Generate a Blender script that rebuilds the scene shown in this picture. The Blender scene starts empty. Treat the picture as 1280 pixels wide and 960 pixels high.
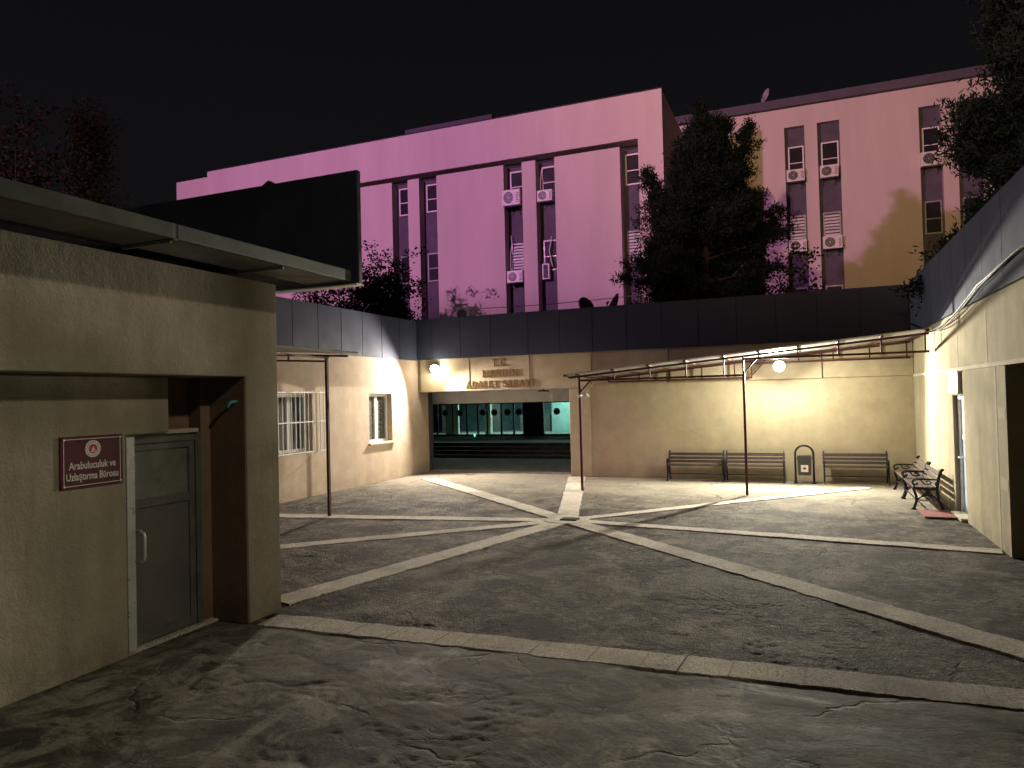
import bpy, bmesh, math, random
import numpy as np
from mathutils import Vector, Matrix, noise as mnoise

# Layout is written in survey units (1 unit = 1.25 m); the whole scene is turned into metres at the end.
K = 1.25
random.seed(7)
rng = np.random.default_rng(11)
PI = math.pi
scene = bpy.context.scene
COL = scene.collection

# ------------------------------------------------------------------ helpers
class MB:
    """collects shapes into one mesh"""
    def __init__(s): s.v = []; s.f = []
    def add(s, vs, fs):
        o = len(s.v); s.v += [tuple(p) for p in vs]; s.f += [tuple(i + o for i in f) for f in fs]; return s
    def box(s, x0, x1, y0, y1, z0, z1):
        return s.add([(x0,y0,z0),(x1,y0,z0),(x1,y1,z0),(x0,y1,z0),(x0,y0,z1),(x1,y0,z1),(x1,y1,z1),(x0,y1,z1)],
                     [(0,3,2,1),(4,5,6,7),(0,1,5,4),(1,2,6,5),(2,3,7,6),(3,0,4,7)])
    def bar(s, p, q, w, h=None, up=(0,0,1)):
        p = Vector(p); q = Vector(q); h = h or w
        d = (q - p).normalized(); u = Vector(up)
        if abs(d.dot(u)) > .98: u = Vector((0,1,0))
        a = d.cross(u).normalized() * w / 2; b = a.cross(d).normalized() * h / 2
        return s.add([p-a-b, p+a-b, p+a+b, p-a+b, q-a-b, q+a-b, q+a+b, q-a+b],
                     [(0,3,2,1),(4,5,6,7),(0,1,5,4),(1,2,6,5),(2,3,7,6),(3,0,4,7)])
    def tube(s, pts, r, n=8, cap=True):
        pts = [Vector(p) for p in pts]; rs = r if isinstance(r, (list, tuple)) else [r] * len(pts)
        o = len(s.v); ref = None
        for i, p in enumerate(pts):
            d = (pts[min(i+1, len(pts)-1)] - pts[max(i-1, 0)]).normalized()
            if ref is None: ref = Vector((0,0,1)) if abs(d.z) < .9 else Vector((1,0,0))
            a = d.cross(ref).normalized(); b = d.cross(a).normalized(); ref = -b if False else (a.cross(d))
            for k in range(n):
                t = 2*PI*k/n; s.v.append(tuple(p + (a*math.cos(t) + b*math.sin(t)) * rs[i]))
        for i in range(len(pts)-1):
            for k in range(n):
                s.f.append((o+i*n+k, o+i*n+(k+1) % n, o+(i+1)*n+(k+1) % n, o+(i+1)*n+k))
        if cap:
            s.f.append(tuple(o+k for k in range(n))); e = o+(len(pts)-1)*n
            s.f.append(tuple(e+k for k in reversed(range(n))))
        return s
    def disc(s, c, nrm, r, t=.01, n=24, r0=0):
        nrm = Vector(nrm).normalized(); c = Vector(c)
        a = nrm.orthogonal().normalized(); b = nrm.cross(a)
        ring = lambda rr, off: [c + nrm*off + (a*math.cos(2*PI*k/n) + b*math.sin(2*PI*k/n))*rr for k in range(n)]
        if r0 <= 0:
            vs = ring(r, 0) + ring(r, t)
            fs = [tuple(range(n)), tuple(range(2*n-1, n-1, -1))] + [(k, (k+1) % n, n+(k+1) % n, n+k) for k in range(n)]
        else:
            vs = ring(r, 0) + ring(r, t) + ring(r0, t) + ring(r0, 0)
            fs = [(q*n+k, q*n+(k+1) % n, ((q+1) % 4)*n+(k+1) % n, ((q+1) % 4)*n+k) for q in range(4) for k in range(n)]
        return s.add(vs, fs)
    def prism(s, poly, d):
        n = len(poly); d = Vector(d); P = [Vector(p) for p in poly]
        return s.add(P + [p + d for p in P], [tuple(range(n-1, -1, -1)), tuple(range(n, 2*n))] +
                     [(k, (k+1) % n, n+(k+1) % n, n+k) for k in range(n)])
    def build(s, name, mat, parent=None, bevel=0, smooth=False, local=False, label=None, sub=0):
        me = bpy.data.meshes.new(name)
        vs = s.v
        if parent is not None and not local:
            w = parent.location.copy(); pp = parent.parent
            while pp: w += pp.location; pp = pp.parent
            vs = [(x-w.x, y-w.y, z-w.z) for x, y, z in vs]
        me.from_pydata(vs, [], s.f); 
        bm = bmesh.new(); bm.from_mesh(me)
        bmesh.ops.recalc_face_normals(bm, faces=bm.faces)
        if bevel:
            es = [e for e in bm.edges if len(e.link_faces) == 2 and e.calc_face_angle(0) > .6]
            bmesh.ops.bevel(bm, geom=es, offset=bevel, segments=2, affect='EDGES', profile=.6)
        bm.to_mesh(me); bm.free()
        if smooth:
            for p in me.polygons: p.use_smooth = True
        me.materials.append(mat)
        o = bpy.data.objects.new(name, me); COL.objects.link(o)
        if parent is not None: o.parent = parent
        if label: o['label'] = label
        return o

def tag(o, label=None, cat=None, group=None, kind=None):
    if label: o['label'] = label
    if cat: o['category'] = cat
    if group: o['group'] = group
    if kind: o['kind'] = kind
    return o
def thing(name, label, cat, loc=(0,0,0), rz=0, group=None):
    o = bpy.data.objects.new(name, None); COL.objects.link(o); o.location = loc; o.rotation_euler = (0,0,rz)
    o.empty_display_size = .1
    return tag(o, label, cat, group)
def dup(root, loc, rz=None, label=None):
    r = root.copy(); COL.objects.link(r); r.location = loc
    if rz is not None: r.rotation_euler = (0,0,rz)
    if label: r['label'] = label
    for ch in list(root.children):
        c = ch.copy(); COL.objects.link(c); c.parent = r
        for g in list(ch.children):
            d = g.copy(); COL.objects.link(d); d.parent = c
    return r

# ------------------------------------------------------------------ materials
class NT:
    def __init__(s, name):
        s.m = bpy.data.materials.new(name); s.m.use_nodes = True; s.t = s.m.node_tree
        s.b = s.t.nodes['Principled BSDF']; s.tc = s.t.nodes.new('ShaderNodeTexCoord')
    def n(s, t, **kw):
        o = s.t.nodes.new(t)
        for k, v in kw.items():
            if k in o.inputs: o.inputs[k].default_value = v
            else: setattr(o, k, v)
        return o
    def l(s, a, b): s.t.links.new(a, b)
    def geo(s): 
        if not hasattr(s, 'g'): s.g = s.t.nodes.new('ShaderNodeNewGeometry')
        return s.g.outputs['Position']
    def map(s, scale=(1,1,1)):
        m = s.n('ShaderNodeMapping'); m.inputs['Scale'].default_value = scale; s.l(s.geo(), m.inputs[0]); return m.outputs[0]
    def noise(s, sc, det=4, rough=.6, vec=None, dist=0):
        o = s.n('ShaderNodeTexNoise'); o.inputs['Scale'].default_value = sc; o.inputs['Detail'].default_value = det
        o.inputs['Roughness'].default_value = rough; o.inputs['Distortion'].default_value = dist
        s.l(vec if vec is not None else s.geo(), o.inputs['Vector']); return o.outputs['Fac']
    def ramp(s, fac, stops):
        r = s.n('ShaderNodeValToRGB'); e = r.color_ramp.elements
        while len(e) < len(stops): e.new(.5)
        for i, (p, c) in enumerate(stops):
            e[i].position = p; e[i].color = (*c, 1) if isinstance(c, (tuple, list)) else (c, c, c, 1)
        s.l(fac, r.inputs[0]); return r.outputs[0]
    def mix(s, fac, a, b, mode='MIX'):
        m = s.n('ShaderNodeMix'); m.data_type = 'RGBA'; m.blend_type = mode
        for sock, v in ((m.inputs[0], fac), (m.inputs[6], a), (m.inputs[7], b)):
            if hasattr(v, 'is_output'): s.l(v, sock)
            elif isinstance(v, (int, float)): sock.default_value = v
            else: sock.default_value = (*v, 1)
        return m.outputs[2]
    def math(s, op, a, b=0, c=None):
        m = s.n('ShaderNodeMath'); m.operation = op
        for i, v in enumerate((a, b) if c is None else (a, b, c)):
            if hasattr(v, 'is_output'): s.l(v, m.inputs[i])
            else: m.inputs[i].default_value = v
        return m.outputs[0]
    def col(s, v):
        if hasattr(v, 'is_output'): s.l(v, s.b.inputs['Base Color'])
        else: s.b.inputs['Base Color'].default_value = (*v, 1)
    def bump(s, h, st=.3, dist=.02):
        b = s.n('ShaderNodeBump'); b.inputs['Strength'].default_value = st; b.inputs['Distance'].default_value = dist
        s.l(h, b.inputs['Height']); s.l(b.outputs[0], s.b.inputs['Normal'])
    def set(s, **k):
        for a, v in k.items():
            s.b.inputs[a.replace('_', ' ')].default_value = v
        return s

def stucco(name, c, dirt=(.25,.22,.18), amount=.5, bump=.35, grain=70):
    t = NT(name)
    big = t.noise(.55, 5, .6); med = t.noise(2.6, 5, .65)
    streak = t.noise(1, 4, .6, t.map((2.6, 2.6, .28)))
    d = t.math('MULTIPLY', t.math('ADD', big, streak), .5)
    d = t.ramp(d, [(.42, 0), (.68, 1)])
    c2 = tuple(x*.80 for x in c)
    base = t.mix(t.ramp(med, [(.35, 0), (.7, 1)]), c, c2)
    base = t.mix(t.math('MULTIPLY', d, amount), base, dirt)
    fine = t.noise(grain, 3, .7); base = t.mix(t.ramp(fine, [(.3, .16), (.75, 0)]), base, tuple(x*.5 for x in c))
    # splash dirt and water marks near the foot of the wall
    sep = t.n('ShaderNodeSeparateXYZ'); t.l(t.geo(), sep.inputs[0])
    foot = t.math('MULTIPLY', t.ramp(sep.outputs[2], [(0.0, 1), (.45, 0)]), t.ramp(med, [(.3, .1), (.65, .8)]))
    base = t.mix(t.math('MULTIPLY', foot, .8), base, tuple(x*.8 for x in dirt))
    t.col(base); t.set(Roughness=.92); t.b.inputs['Specular IOR Level'].default_value = .2
    t.bump(t.math('ADD', t.math('MULTIPLY', fine, .6), t.math('ADD', t.noise(14, 4, .6), t.math('MULTIPLY', big, 1.5))), bump, .012)
    return t.m
def plain(name, c, rough=.6, metal=0, var=.15, sc=3, bump=0, spec=.4, streak=False):
    t = NT(name)
    n = t.noise(sc, 5, .65, t.map((1,1,.15)) if streak else None)
    t.col(t.mix(t.ramp(n, [(.35, 0), (.7, 1)]), c, tuple(x*(1-var*2) for x in c)))
    t.set(Roughness=rough, Metallic=metal); t.b.inputs['Specular IOR Level'].default_value = spec
    t.l(t.ramp(t.noise(sc*2.3, 4), [(.3, max(0, rough-.12)), (.7, min(1, rough+.12))]), t.b.inputs['Roughness'])
    if bump: t.bump(t.noise(sc*12, 4), bump, .01)
    return t.m
def emit(name, c, st):
    t = NT(name); t.col(c); t.b.inputs['Emission Color'].default_value = (*c, 1); t.b.inputs['Emission Strength'].default_value = st
    n = t.noise(20, 2); t.l(t.ramp(n, [(.3, .4), (.7, .5)]), t.b.inputs['Roughness'])
    return t.m
def glass(name, c, rough=.05, trans=1.0):
    t = NT(name); t.col(c); t.set(Roughness=rough, Metallic=0); t.b.inputs['Transmission Weight'].default_value = trans
    t.b.inputs['IOR'].default_value = 1.25
    t.l(t.ramp(t.noise(4, 3), [(.3, rough), (.8, rough+.05)]), t.b.inputs['Roughness'])
    return t.m

M = {}
M['office'] = stucco('office_stucco', (.40,.362,.268), (.18,.155,.11), .75, .8, 45)
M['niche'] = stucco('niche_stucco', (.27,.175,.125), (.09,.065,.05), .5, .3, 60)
M['wall_beige'] = stucco('beige_stucco', (.52,.415,.31), (.34,.25,.185), .5, .4, 55)
M['wall_cream'] = stucco('cream_stucco', (.51,.44,.295), (.36,.29,.19), .45, .3, 55)
M['wall_grey'] = stucco('grey_cream_stucco', (.42,.37,.245), (.2,.18,.13), .65, .4, 55)
M['plaster_light'] = stucco('fresh_plaster', (.56,.52,.41), (.4,.36,.27), .4, .3, 60)
M['wall_band'] = stucco('pale_band', (.47,.42,.30), (.3,.27,.19), .5, .3, 60)
M['pink'] = plain('facade_paint', (.60,.54,.49), .9, 0, .07, .7, .04, spec=.1, streak=True)
M['panel'] = plain('composite_panel', (.052,.062,.098), .72, 0, .07, .8, spec=.12, streak=True)
M['panel_black'] = plain('dark_panel', (.06,.064,.09), .5, .1, .2, 1.5)
M['strip'] = plain('spandrel_panel', (.105,.10,.125), .7, 0, .12, 2, spec=.15)
M['joint'] = plain('joint_sealant', (.02,.021,.026), .7, 0, .1)
M['joint_soft'] = plain('strip_joint', (.36,.325,.27), .95, 0, .2, 9)
M['roof'] = plain('roof_felt', (.05,.05,.05), .9, 0, .3, 2, .2)
M['soffit'] = plain('soffit_sheet', (.17,.165,.15), .55, .1, .2, 2, streak=False)
M['eave'] = plain('eave_trim', (.095,.105,.092), .5, .2, .2, 2)
M['alu'] = plain('white_aluminium', (.62,.65,.66), .35, .35, .1, 6)
M['alu_dirty'] = plain('grey_aluminium', (.30,.31,.31), .45, .4, .2, 5)
M['alu_shaded'] = plain('shaded_aluminium', (.17,.17,.165), .5, .3, .2, 5)  # darker copy that puts the recess shade into the door frame colour
M['pvc'] = plain('white_plastic_frame', (.78,.77,.74), .45, 0, .06, 6)
M['door_grey'] = plain('door_panel_grey', (.15,.135,.13), .5, .1, .1, 3)
M['door_pale'] = plain('pale_blue_door', (.50,.60,.72), .35, .1, .08, 3)
M['steel'] = plain('polished_steel', (.85,.85,.83), .35, .5, .05, 8)
M['maroon'] = plain('maroon_paint', (.075,.015,.014), .55, .1, .25, 9, .1)
M['iron'] = plain('black_iron', (.022,.020,.028), .5, .4, .2, 9, .15)
M['wood'] = plain('bench_wood', (.065,.045,.038), .55, 0, .25, 14, .2)
M['sheet'] = plain('canopy_sheet', (.42,.42,.40), .45, .35, .15, 3)
M['white_grille'] = plain('white_bar_paint', (.75,.75,.74), .4, .1, .08, 8)
M['sign_red'] = plain('burgundy_sign', (.085,.006,.016), .4, 0, .12, 6)
M['sign_white'] = plain('sign_white', (.72,.70,.66), .5, 0, .06, 8)
M['sign_pale'] = plain('pale_sign_face', (.85,.82,.86), .4, 0, .03, 6)
M['emblem_red'] = plain('emblem_red', (.55,.02,.03), .5, 0, .08, 12)
M['gold'] = plain('brass_letters', (.30,.19,.05), .42, .7, .2, 9)
M['ac_white'] = plain('ac_casing', (.70,.68,.66), .45, 0, .1, 6)
M['ac_dark'] = plain('ac_grille', (.035,.033,.04), .55, .2, .2, 8)
M['rubber'] = plain('black_cable', (.012,.012,.014), .5, 0, .1)
M['white_wire'] = plain('pale_wire', (.65,.62,.62), .5, 0, .1)
M['teal'] = plain('teal_pipe', (.10,.42,.45), .4, 0, .15, 10)
M['mat_red'] = plain('red_doormat', (.26,.095,.085), .95, 0, .2, 20, .6)
M['bark'] = plain('tree_bark', (.06,.045,.035), .9, 0, .3, 8, .6)
M['dishm'] = plain('dish_metal', (.5,.5,.5), .4, .3, .1, 6)
M['dish_dark'] = plain('dish_silhouette', (.03,.03,.035), .6, .2, .2, 6)  # near-black copy of the dish metal for dishes standing unlit in silhouette
M['porch'] = plain('porch_plaster', (.30,.30,.32), .8, 0, .15, 2)
M['porch_hdr'] = plain('porch_header_paint', (.62,.62,.66), .8, 0, .1, 2)
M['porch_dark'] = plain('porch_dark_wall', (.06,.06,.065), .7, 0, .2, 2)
M['porch_floor'] = plain('porch_floor_stone', (.30,.26,.235), .85, 0, .25, 3, .1)
M['steps'] = plain('step_stone', (.22,.20,.185), .9, 0, .3, 4, .1)
M['in_wall'] = plain('interior_wall', (.42,.58,.54), .7, 0, .15, 1.5)
M['in_dark'] = plain('interior_dark', (.10,.16,.165), .6, 0, .3, 1.5)
M['in_cream'] = plain('interior_cream', (.75,.74,.58), .6, 0, .05, 2)
M['brown_clad'] = plain('brown_cladding', (.09,.075,.075), .6, 0, .15, 3)
M['glass_teal'] = glass('teal_glass', (.62,.80,.78), .03)
M['glass_dark'] = plain('dark_window_glass', (.014,.014,.022), .5, 0, .2, 2, spec=.15)
M['glass_frost'] = plain('frosted_glass', (.20,.205,.18), .35, 0, .25, 3, .1)
M['blind'] = plain('blind_slats', (.62,.66,.62), .6, 0, .1, 4)
M['tape'] = plain('plastic_tape', (.62,.75,.72), .4, 0, .1, 9)
M['paper'] = plain('paper_notice', (.75,.73,.66), .7, 0, .05, 9)
M['shutter'] = plain('dark_brown_shutter', (.085,.062,.055), .6, 0, .15, 3)
M['lamp_face'] = emit('lamp_face', (1.0,.95,.86), 45)
M['lamp_case'] = plain('lamp_case', (.06,.06,.06), .5, .4, .2, 8)
M['led_green'] = emit('green_led', (.1,1,.45), 3)
M['led_red'] = emit('red_led', (1,.12,.1), 1.2)
M['tube_light'] = emit('ceiling_tube', (.62,1.0,.90), 5)

# strips of pale concrete
def strip_mat():
    t = NT('pale_concrete')
    n = t.noise(3, 6, .7); f = t.noise(45, 4, .75)
    base = t.mix(t.ramp(n, [(.35, 0), (.68, 1)]), (.70,.64,.54), (.52,.47,.39))
    base = t.mix(t.ramp(f, [(.40, .75), (.56, 0)]), base, (.13,.115,.095))
    big = t.noise(.9, 4, .7); base = t.mix(t.ramp(big, [(.5, 0), (.60, .6)]), base, (.24,.215,.17))
    chip = t.noise(5.5, 6, .75); base = t.mix(t.ramp(chip, [(.34, .9), (.39, 0)]), base, (.07,.06,.05))
    t.col(base); t.set(Roughness=.9); t.bump(t.math('ADD', f, n), .5, .012); return t.m
M['pale'] = strip_mat()

def ground_mat():
    t = NT('asphalt_and_concrete')
    sep = t.n('ShaderNodeSeparateXYZ'); t.l(t.geo(), sep.inputs[0])
    # asphalt
    fine = t.noise(60, 4, .75); med = t.noise(7, 5, .7); big = t.noise(.45, 5, .65, dist=.6)
    vor = t.n('ShaderNodeTexVoronoi', feature='F1'); vor.inputs['Scale'].default_value = 55; t.l(t.geo(), vor.inputs['Vector'])
    a = t.mix(t.ramp(fine, [(.36, 0), (.64, 1)]), (.050,.044,.035), (.225,.198,.158))
    gap = t.noise(13, 4, .7, t.map((1,1.3,1)))
    a = t.mix(t.ramp(gap, [(.40, .85), (.49, 0)]), a, (.028,.024,.019))
    a = t.mix(t.ramp(big, [(.40, .6), (.62, 0)]), a, (.06,.05,.038))
    a = t.mix(t.ramp(med, [(.53, 0), (.63, .7)]), a, (.30,.265,.21))
    p2 = t.noise(1.3, 6, .72, dist=.7); a = t.mix(t.ramp(p2, [(.42, .9), (.495, 0)]), a, (.030,.025,.019)); a = t.mix(t.ramp(p2, [(.525, 0), (.61, .65)]), a, (.27,.235,.185))
    a = t.mix(t.ramp(vor.outputs['Distance'], [(.0, .5), (.22, 0)]), a, (.34,.31,.25))
    # paler tone over the far half of the yard
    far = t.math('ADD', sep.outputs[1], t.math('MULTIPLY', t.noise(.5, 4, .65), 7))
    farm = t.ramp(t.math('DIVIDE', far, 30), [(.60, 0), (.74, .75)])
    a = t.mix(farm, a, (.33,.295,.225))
    # cracks: stretched, warped cell borders
    warp = t.n('ShaderNodeVectorMath', operation='MULTIPLY_ADD')
    nz = t.n('ShaderNodeTexNoise'); nz.inputs['Scale'].default_value = 2.2; nz.inputs['Detail'].default_value = 5; t.l(t.geo(), nz.inputs['Vector'])
    t.l(nz.outputs['Color'], warp.inputs[0]); warp.inputs[1].default_value = (.7,.7,0); t.l(t.geo(), warp.inputs[2])
    vc = t.n('ShaderNodeTexVoronoi', feature='DISTANCE_TO_EDGE'); vc.inputs['Scale'].default_value = .55; t.l(warp.outputs[0], vc.inputs['Vector'])
    crack = t.math('MULTIPLY', t.ramp(vc.outputs['Distance'], [(.0, 1), (.016, 0)]), t.ramp(t.noise(.8, 3), [(.46, 0), (.6, 1)]))
    vc2 = t.n('ShaderNodeTexVoronoi', feature='DISTANCE_TO_EDGE'); vc2.inputs['Scale'].default_value = 2.1; t.l(warp.outputs[0], vc2.inputs['Vector'])
    crack2 = t.math('MULTIPLY', t.ramp(vc2.outputs['Distance'], [(.0, .8), (.03, 0)]), t.ramp(t.noise(.6, 3), [(.55, 0), (.66, 1)]))
    ck = t.math('MAXIMUM', crack, crack2)
    # repair spots
    def spot(x, y, rx, ry):
        dx = t.math('DIVIDE', t.math('SUBTRACT', sep.outputs[0], x*K), rx); dy = t.math('DIVIDE', t.math('SUBTRACT', sep.outputs[1], y*K), ry)
        r = t.math('ADD', t.math('MULTIPLY', dx, dx), t.math('MULTIPLY', dy, dy))
        return t.ramp(t.math('ADD', r, t.math('MULTIPLY', med, .5)), [(.95, 1), (1.2, 0)])
    for x, y, rx, ry in ((.28,8.1,.42,.36), (-.1,5.75,.34,.24), (-1.6,9.4,.25,.2), (-6.3,12.2,.9,.4)):
        a = t.mix(t.math('MULTIPLY', spot(x, y, rx, ry), .55), a, (.30,.27,.21))
    # front concrete
    c1 = t.noise(1.1, 7, .72, t.map((1,1.5,1)), 1.2); c2 = t.noise(6, 6, .7); c3 = t.noise(30, 4, .7)
    c = t.mix(t.ramp(c1, [(.42, 0), (.60, 1)]), (.050,.045,.036), (.20,.18,.145))
    c0_ = t.noise(.42, 5, .65, dist=1.5); c = t.mix(t.ramp(c0_, [(.43, .75), (.52, 0)]), c, (.040,.035,.028))
    c5_ = t.noise(1.7, 6, .7, dist=.8); c = t.mix(t.ramp(c5_, [(.51, 0), (.60, .75)]), c, (.27,.245,.20))
    c = t.mix(t.ramp(c2, [(.60, 0), (.78, .45)]), c, (.26,.24,.20))
    c = t.mix(t.ramp(c3, [(.33, .7), (.45, 0)]), c, (.055,.047,.038))
    vs = t.n('ShaderNodeTexVoronoi', feature='F1'); vs.inputs['Scale'].default_value = 3.1; t.l(t.geo(), vs.inputs['Vector'])
    c = t.mix(t.ramp(vs.outputs['Distance'], [(.05, .7), (.085, 0)]), c, (.05,.043,.036))
    st = spot(-2.05, 3.72, .8, .42); c = t.mix(t.math('MULTIPLY', st, .8), c, (.055,.045,.035))
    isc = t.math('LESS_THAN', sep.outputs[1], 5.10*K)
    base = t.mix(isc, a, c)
    ck = t.math('MULTIPLY', ck, t.math('SUBTRACT', 1, t.math('MULTIPLY', isc, .75)))
    base = t.mix(t.math('MULTIPLY', ck, .9), base, (.022,.02,.016))
    t.col(base)
    rough = t.mix(isc, t.ramp(fine, [(.3, .95), (.7, .72)]), t.ramp(c1, [(.3, .62), (.7, .9)]))
    t.l(rough, t.b.inputs['Roughness']); t.b.inputs['Specular IOR Level'].default_value = .28
    ha = t.math('ADD', t.math('MULTIPLY', t.noise(28, 5, .8), 1.2), t.math('ADD', t.math('MULTIPLY', vor.outputs['Distance'], -.9), t.math('MULTIPLY', gap, 2.2)))
    hc = t.math('ADD', t.math('MULTIPLY', c1, .55), t.math('ADD', t.math('MULTIPLY', c2, .10), t.math('MULTIPLY', c3, .10)))
    h = t.mix(isc, ha, hc)
    h = t.math('SUBTRACT', h, t.math('MULTIPLY', ck, 1.5))
    t.bump(h, t.math('ADD', .45, t.math('MULTIPLY', t.math('SUBTRACT', 1, isc), .55)) if False else .9, .028)
    return t.m
M['ground'] = ground_mat()

def leaf_mat(name, c, c2):
    t = NT(name); n = t.noise(2.2, 3); f = t.noise(25, 2)
    t.col(t.mix(t.ramp(t.math('ADD', t.math('MULTIPLY', n, .6), t.math('MULTIPLY', f, .4)), [(.35, 0), (.65, 1)]), c, c2)); t.set(Roughness=.75)
    t.b.inputs['Specular IOR Level'].default_value = .03; return t.m
M['needle'] = leaf_mat('pine_needles', (.007,.014,.009), (.014,.024,.013))
M['leafA'] = leaf_mat('dark_leaves', (.010,.016,.009), (.022,.028,.014))
M['leafB'] = leaf_mat('orange_lit_leaves', (.055,.042,.024), (.035,.028,.016))  # brown leaf colour carries the orange light on the left trees

# ------------------------------------------------------------------ ground
def vnoise(x, y, seed):
    r = np.random.default_rng(seed); T = r.random((256,256)).astype(np.float32)
    xi = np.floor(x).astype(int); yi = np.floor(y).astype(int); fx = x-xi; fy = y-yi
    fx = fx*fx*(3-2*fx); fy = fy*fy*(3-2*fy)
    g = lambda a, b: T[a % 256, b % 256]
    return (g(xi,yi)*(1-fx)+g(xi+1,yi)*fx)*(1-fy) + (g(xi,yi+1)*(1-fx)+g(xi+1,yi+1)*fx)*fy - .5
def fbm(x, y, f, o, seed, ro=.6):
    s = 0; a = 1
    for k in range(o): s = s + a*vnoise(x*f, y*f, seed+k); f *= 2.03; a *= ro
    return s
def axis(lo, hi, st, far):
    a = list(np.arange(lo, hi, st)); d = st; x = a[-1]; up = []
    while x < far: d *= 1.35; x += d; up.append(x)
    d = st; x = lo; dn = []
    while x > -far: d *= 1.35; x -= d; dn.append(x)
    return np.array(dn[::-1] + a + up)
xs = axis(-9.4, 2.8, .021, 400); ys = axis(.9, 16.6, .021, 400)
X, Y = np.meshgrid(xs, ys, indexing='ij')
inside = ((X > -9.45) & (X < 2.9) & (Y > .5) & (Y < 17)).astype(np.float32)
rough = np.clip((fbm(X, Y, .35, 3, 3)+.25)*2, .25, 1)
za = .010*fbm(X, Y, 1.1, 3, 21) + .0075*rough*fbm(X*.8, Y*1.25, 10, 3, 31, .85) - .003
ridge = np.abs(fbm(X*.6, Y*1.5, 1.6, 4, 77)); za -= .012*np.clip(.03-ridge, 0, 1)/.03*np.clip(fbm(X, Y, .6, 2, 88)*5, 0, 1)
far_s = np.clip((Y-10)/5, 0, 1); za = za*(1-.65*far_s)
crumble = np.clip(1.5 - ((X+2.05)/.95)**2 - ((Y-3.62)/.6)**2 + 2.4*fbm(X, Y, 1.6, 3, 66), 0, 1)
rg = np.abs(fbm(X*.8, Y*1.2, 3.2, 4, 61, .65)); flake = np.clip((.10-rg)/.10, 0, 1)
zc = .010*fbm(X, Y, 1.0, 4, 41, .6) - crumble*(.008*flake + .004) + .0012*fbm(X, Y, 9, 3, 63, .8) + crumble*.003*fbm(X, Y, 9, 2, 65, .8)
zc -= .008*np.clip(.03-np.abs(fbm(X, Y*1.3, .8, 4, 91)), 0, 1)/.03*np.clip(fbm(X, Y, .5, 2, 55)*4, 0, 1)
Z = np.where(Y < 5.1, zc, za)*inside - .004
n0, n1 = X.shape
me = bpy.data.meshes.new('ground'); me.vertices.add(n0*n1)
me.vertices.foreach_set('co', np.stack([X, Y, Z], -1).astype(np.float32).ravel())
I = np.arange(n0*n1).reshape(n0, n1)
q = np.stack([I[:-1,:-1], I[1:,:-1], I[1:,1:], I[:-1,1:]], -1).reshape(-1, 4)
me.loops.add(q.size); me.loops.foreach_set('vertex_index', q.ravel().astype(np.int32))
me.polygons.add(len(q)); me.polygons.foreach_set('loop_start', np.arange(0, q.size, 4, dtype=np.int32))
me.polygons.foreach_set('use_smooth', np.ones(len(q), dtype=bool))
me.update(calc_edges=True); me.validate(); me.materials.append(M['ground'])
g = bpy.data.objects.new('ground', me); COL.objects.link(g); tag(g, kind='structure')

def strip(mb, p, q, w, w2=None, gap=None, z=.013):
    p = Vector((*p, 0)); q = Vector((*q, 0)); L = (q-p).length; d = (q-p)/L; s = Vector((-d.y, d.x, 0)); w2 = w2 or w
    n = max(4, int(L/.03)); o = len(mb.v)
    for i in range(n+1):
        t = i/n; c = p + d*L*t; ww = (w*(1-t)+w2*t)/2
        j1 = (mnoise.noise(Vector((c.x*5, c.y*5, 1)))*.020 + mnoise.noise(Vector((c.x*23, c.y*23, 4)))*.016)
        j2 = (mnoise.noise(Vector((c.x*5, c.y*5, 7)))*.020 + mnoise.noise(Vector((c.x*23, c.y*23, 9)))*.016)
        a = c + s*(ww+j1); b = c - s*(ww+j2); zz = z + mnoise.noise(Vector((c.x*2, c.y*2, 3)))*.004
        for v, h in ((a, -.02), (a, zz), (b, zz), (b, -.02)): mb.v.append((v.x, v.y, h))
        if i:
            k = o + 4*(i-1)
            for e in range(3): mb.f.append((k+e, k+e+1, k+e+5, k+e+4))
    return mb
c0 = (-3.42, 10.56)
mb = MB()
for i, (e, w, w2) in enumerate([((-9.2,9.69),.27,.36), ((-7.7,6.57),.25,.3), ((-4.72,5.55),.3,.35), ((1.52,6.06),.30,.34), ((2.07,9.74),.24,.26), ((1.1,15.45),.22,.27), ((-5.0,16.3),.34,.4), ((-8.45,15.35),.3,.38)]):
    strip(mb, c0, e, w, w2, z=.004+.001*i)
mb.disc((c0[0], c0[1], -.02), (0,0,1), .34, .034, 28)
tag(mb.build('paving_strips', M['pale']), kind='structure')
mb = MB(); strip(mb, (-4.42,5.075), (2.6,5.225), .30, .33, z=.004)
tag(mb.build('kerb_strip', M['pale']), kind='structure')
mb = MB()
for x in (-.86,): mb.prism([(x,4.965,0),(x+.007,4.965,0),(x+.035,5.29,0),(x+.028,5.29,0)], (0,0,.012))
tag(mb.build('strip_joints', M['joint']), kind='structure')
for x in (-3.95,-3.52,-3.16,-2.74,-2.5,-1.95,-1.5,-1.12,-.52,-.05,.42,.98):
    x = x; y = 5.075+(x+4.42)*.0214
    MB().prism([(x,y-.14,0),(x+.005,y-.14,0),(x+.022,y+.15,0),(x+.017,y+.15,0)], (0,0,.0075)).build('strip_joint', M['joint_soft'])['kind'] = 'structure'
o = MB().box(-3.5,-3.24,10.46,10.66,.0,.032).build('drain_cover', M['iron'], bevel=.004)
tag(o, 'small dark drain cover at the hub of the pale paving strips', 'drain cover')

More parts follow.
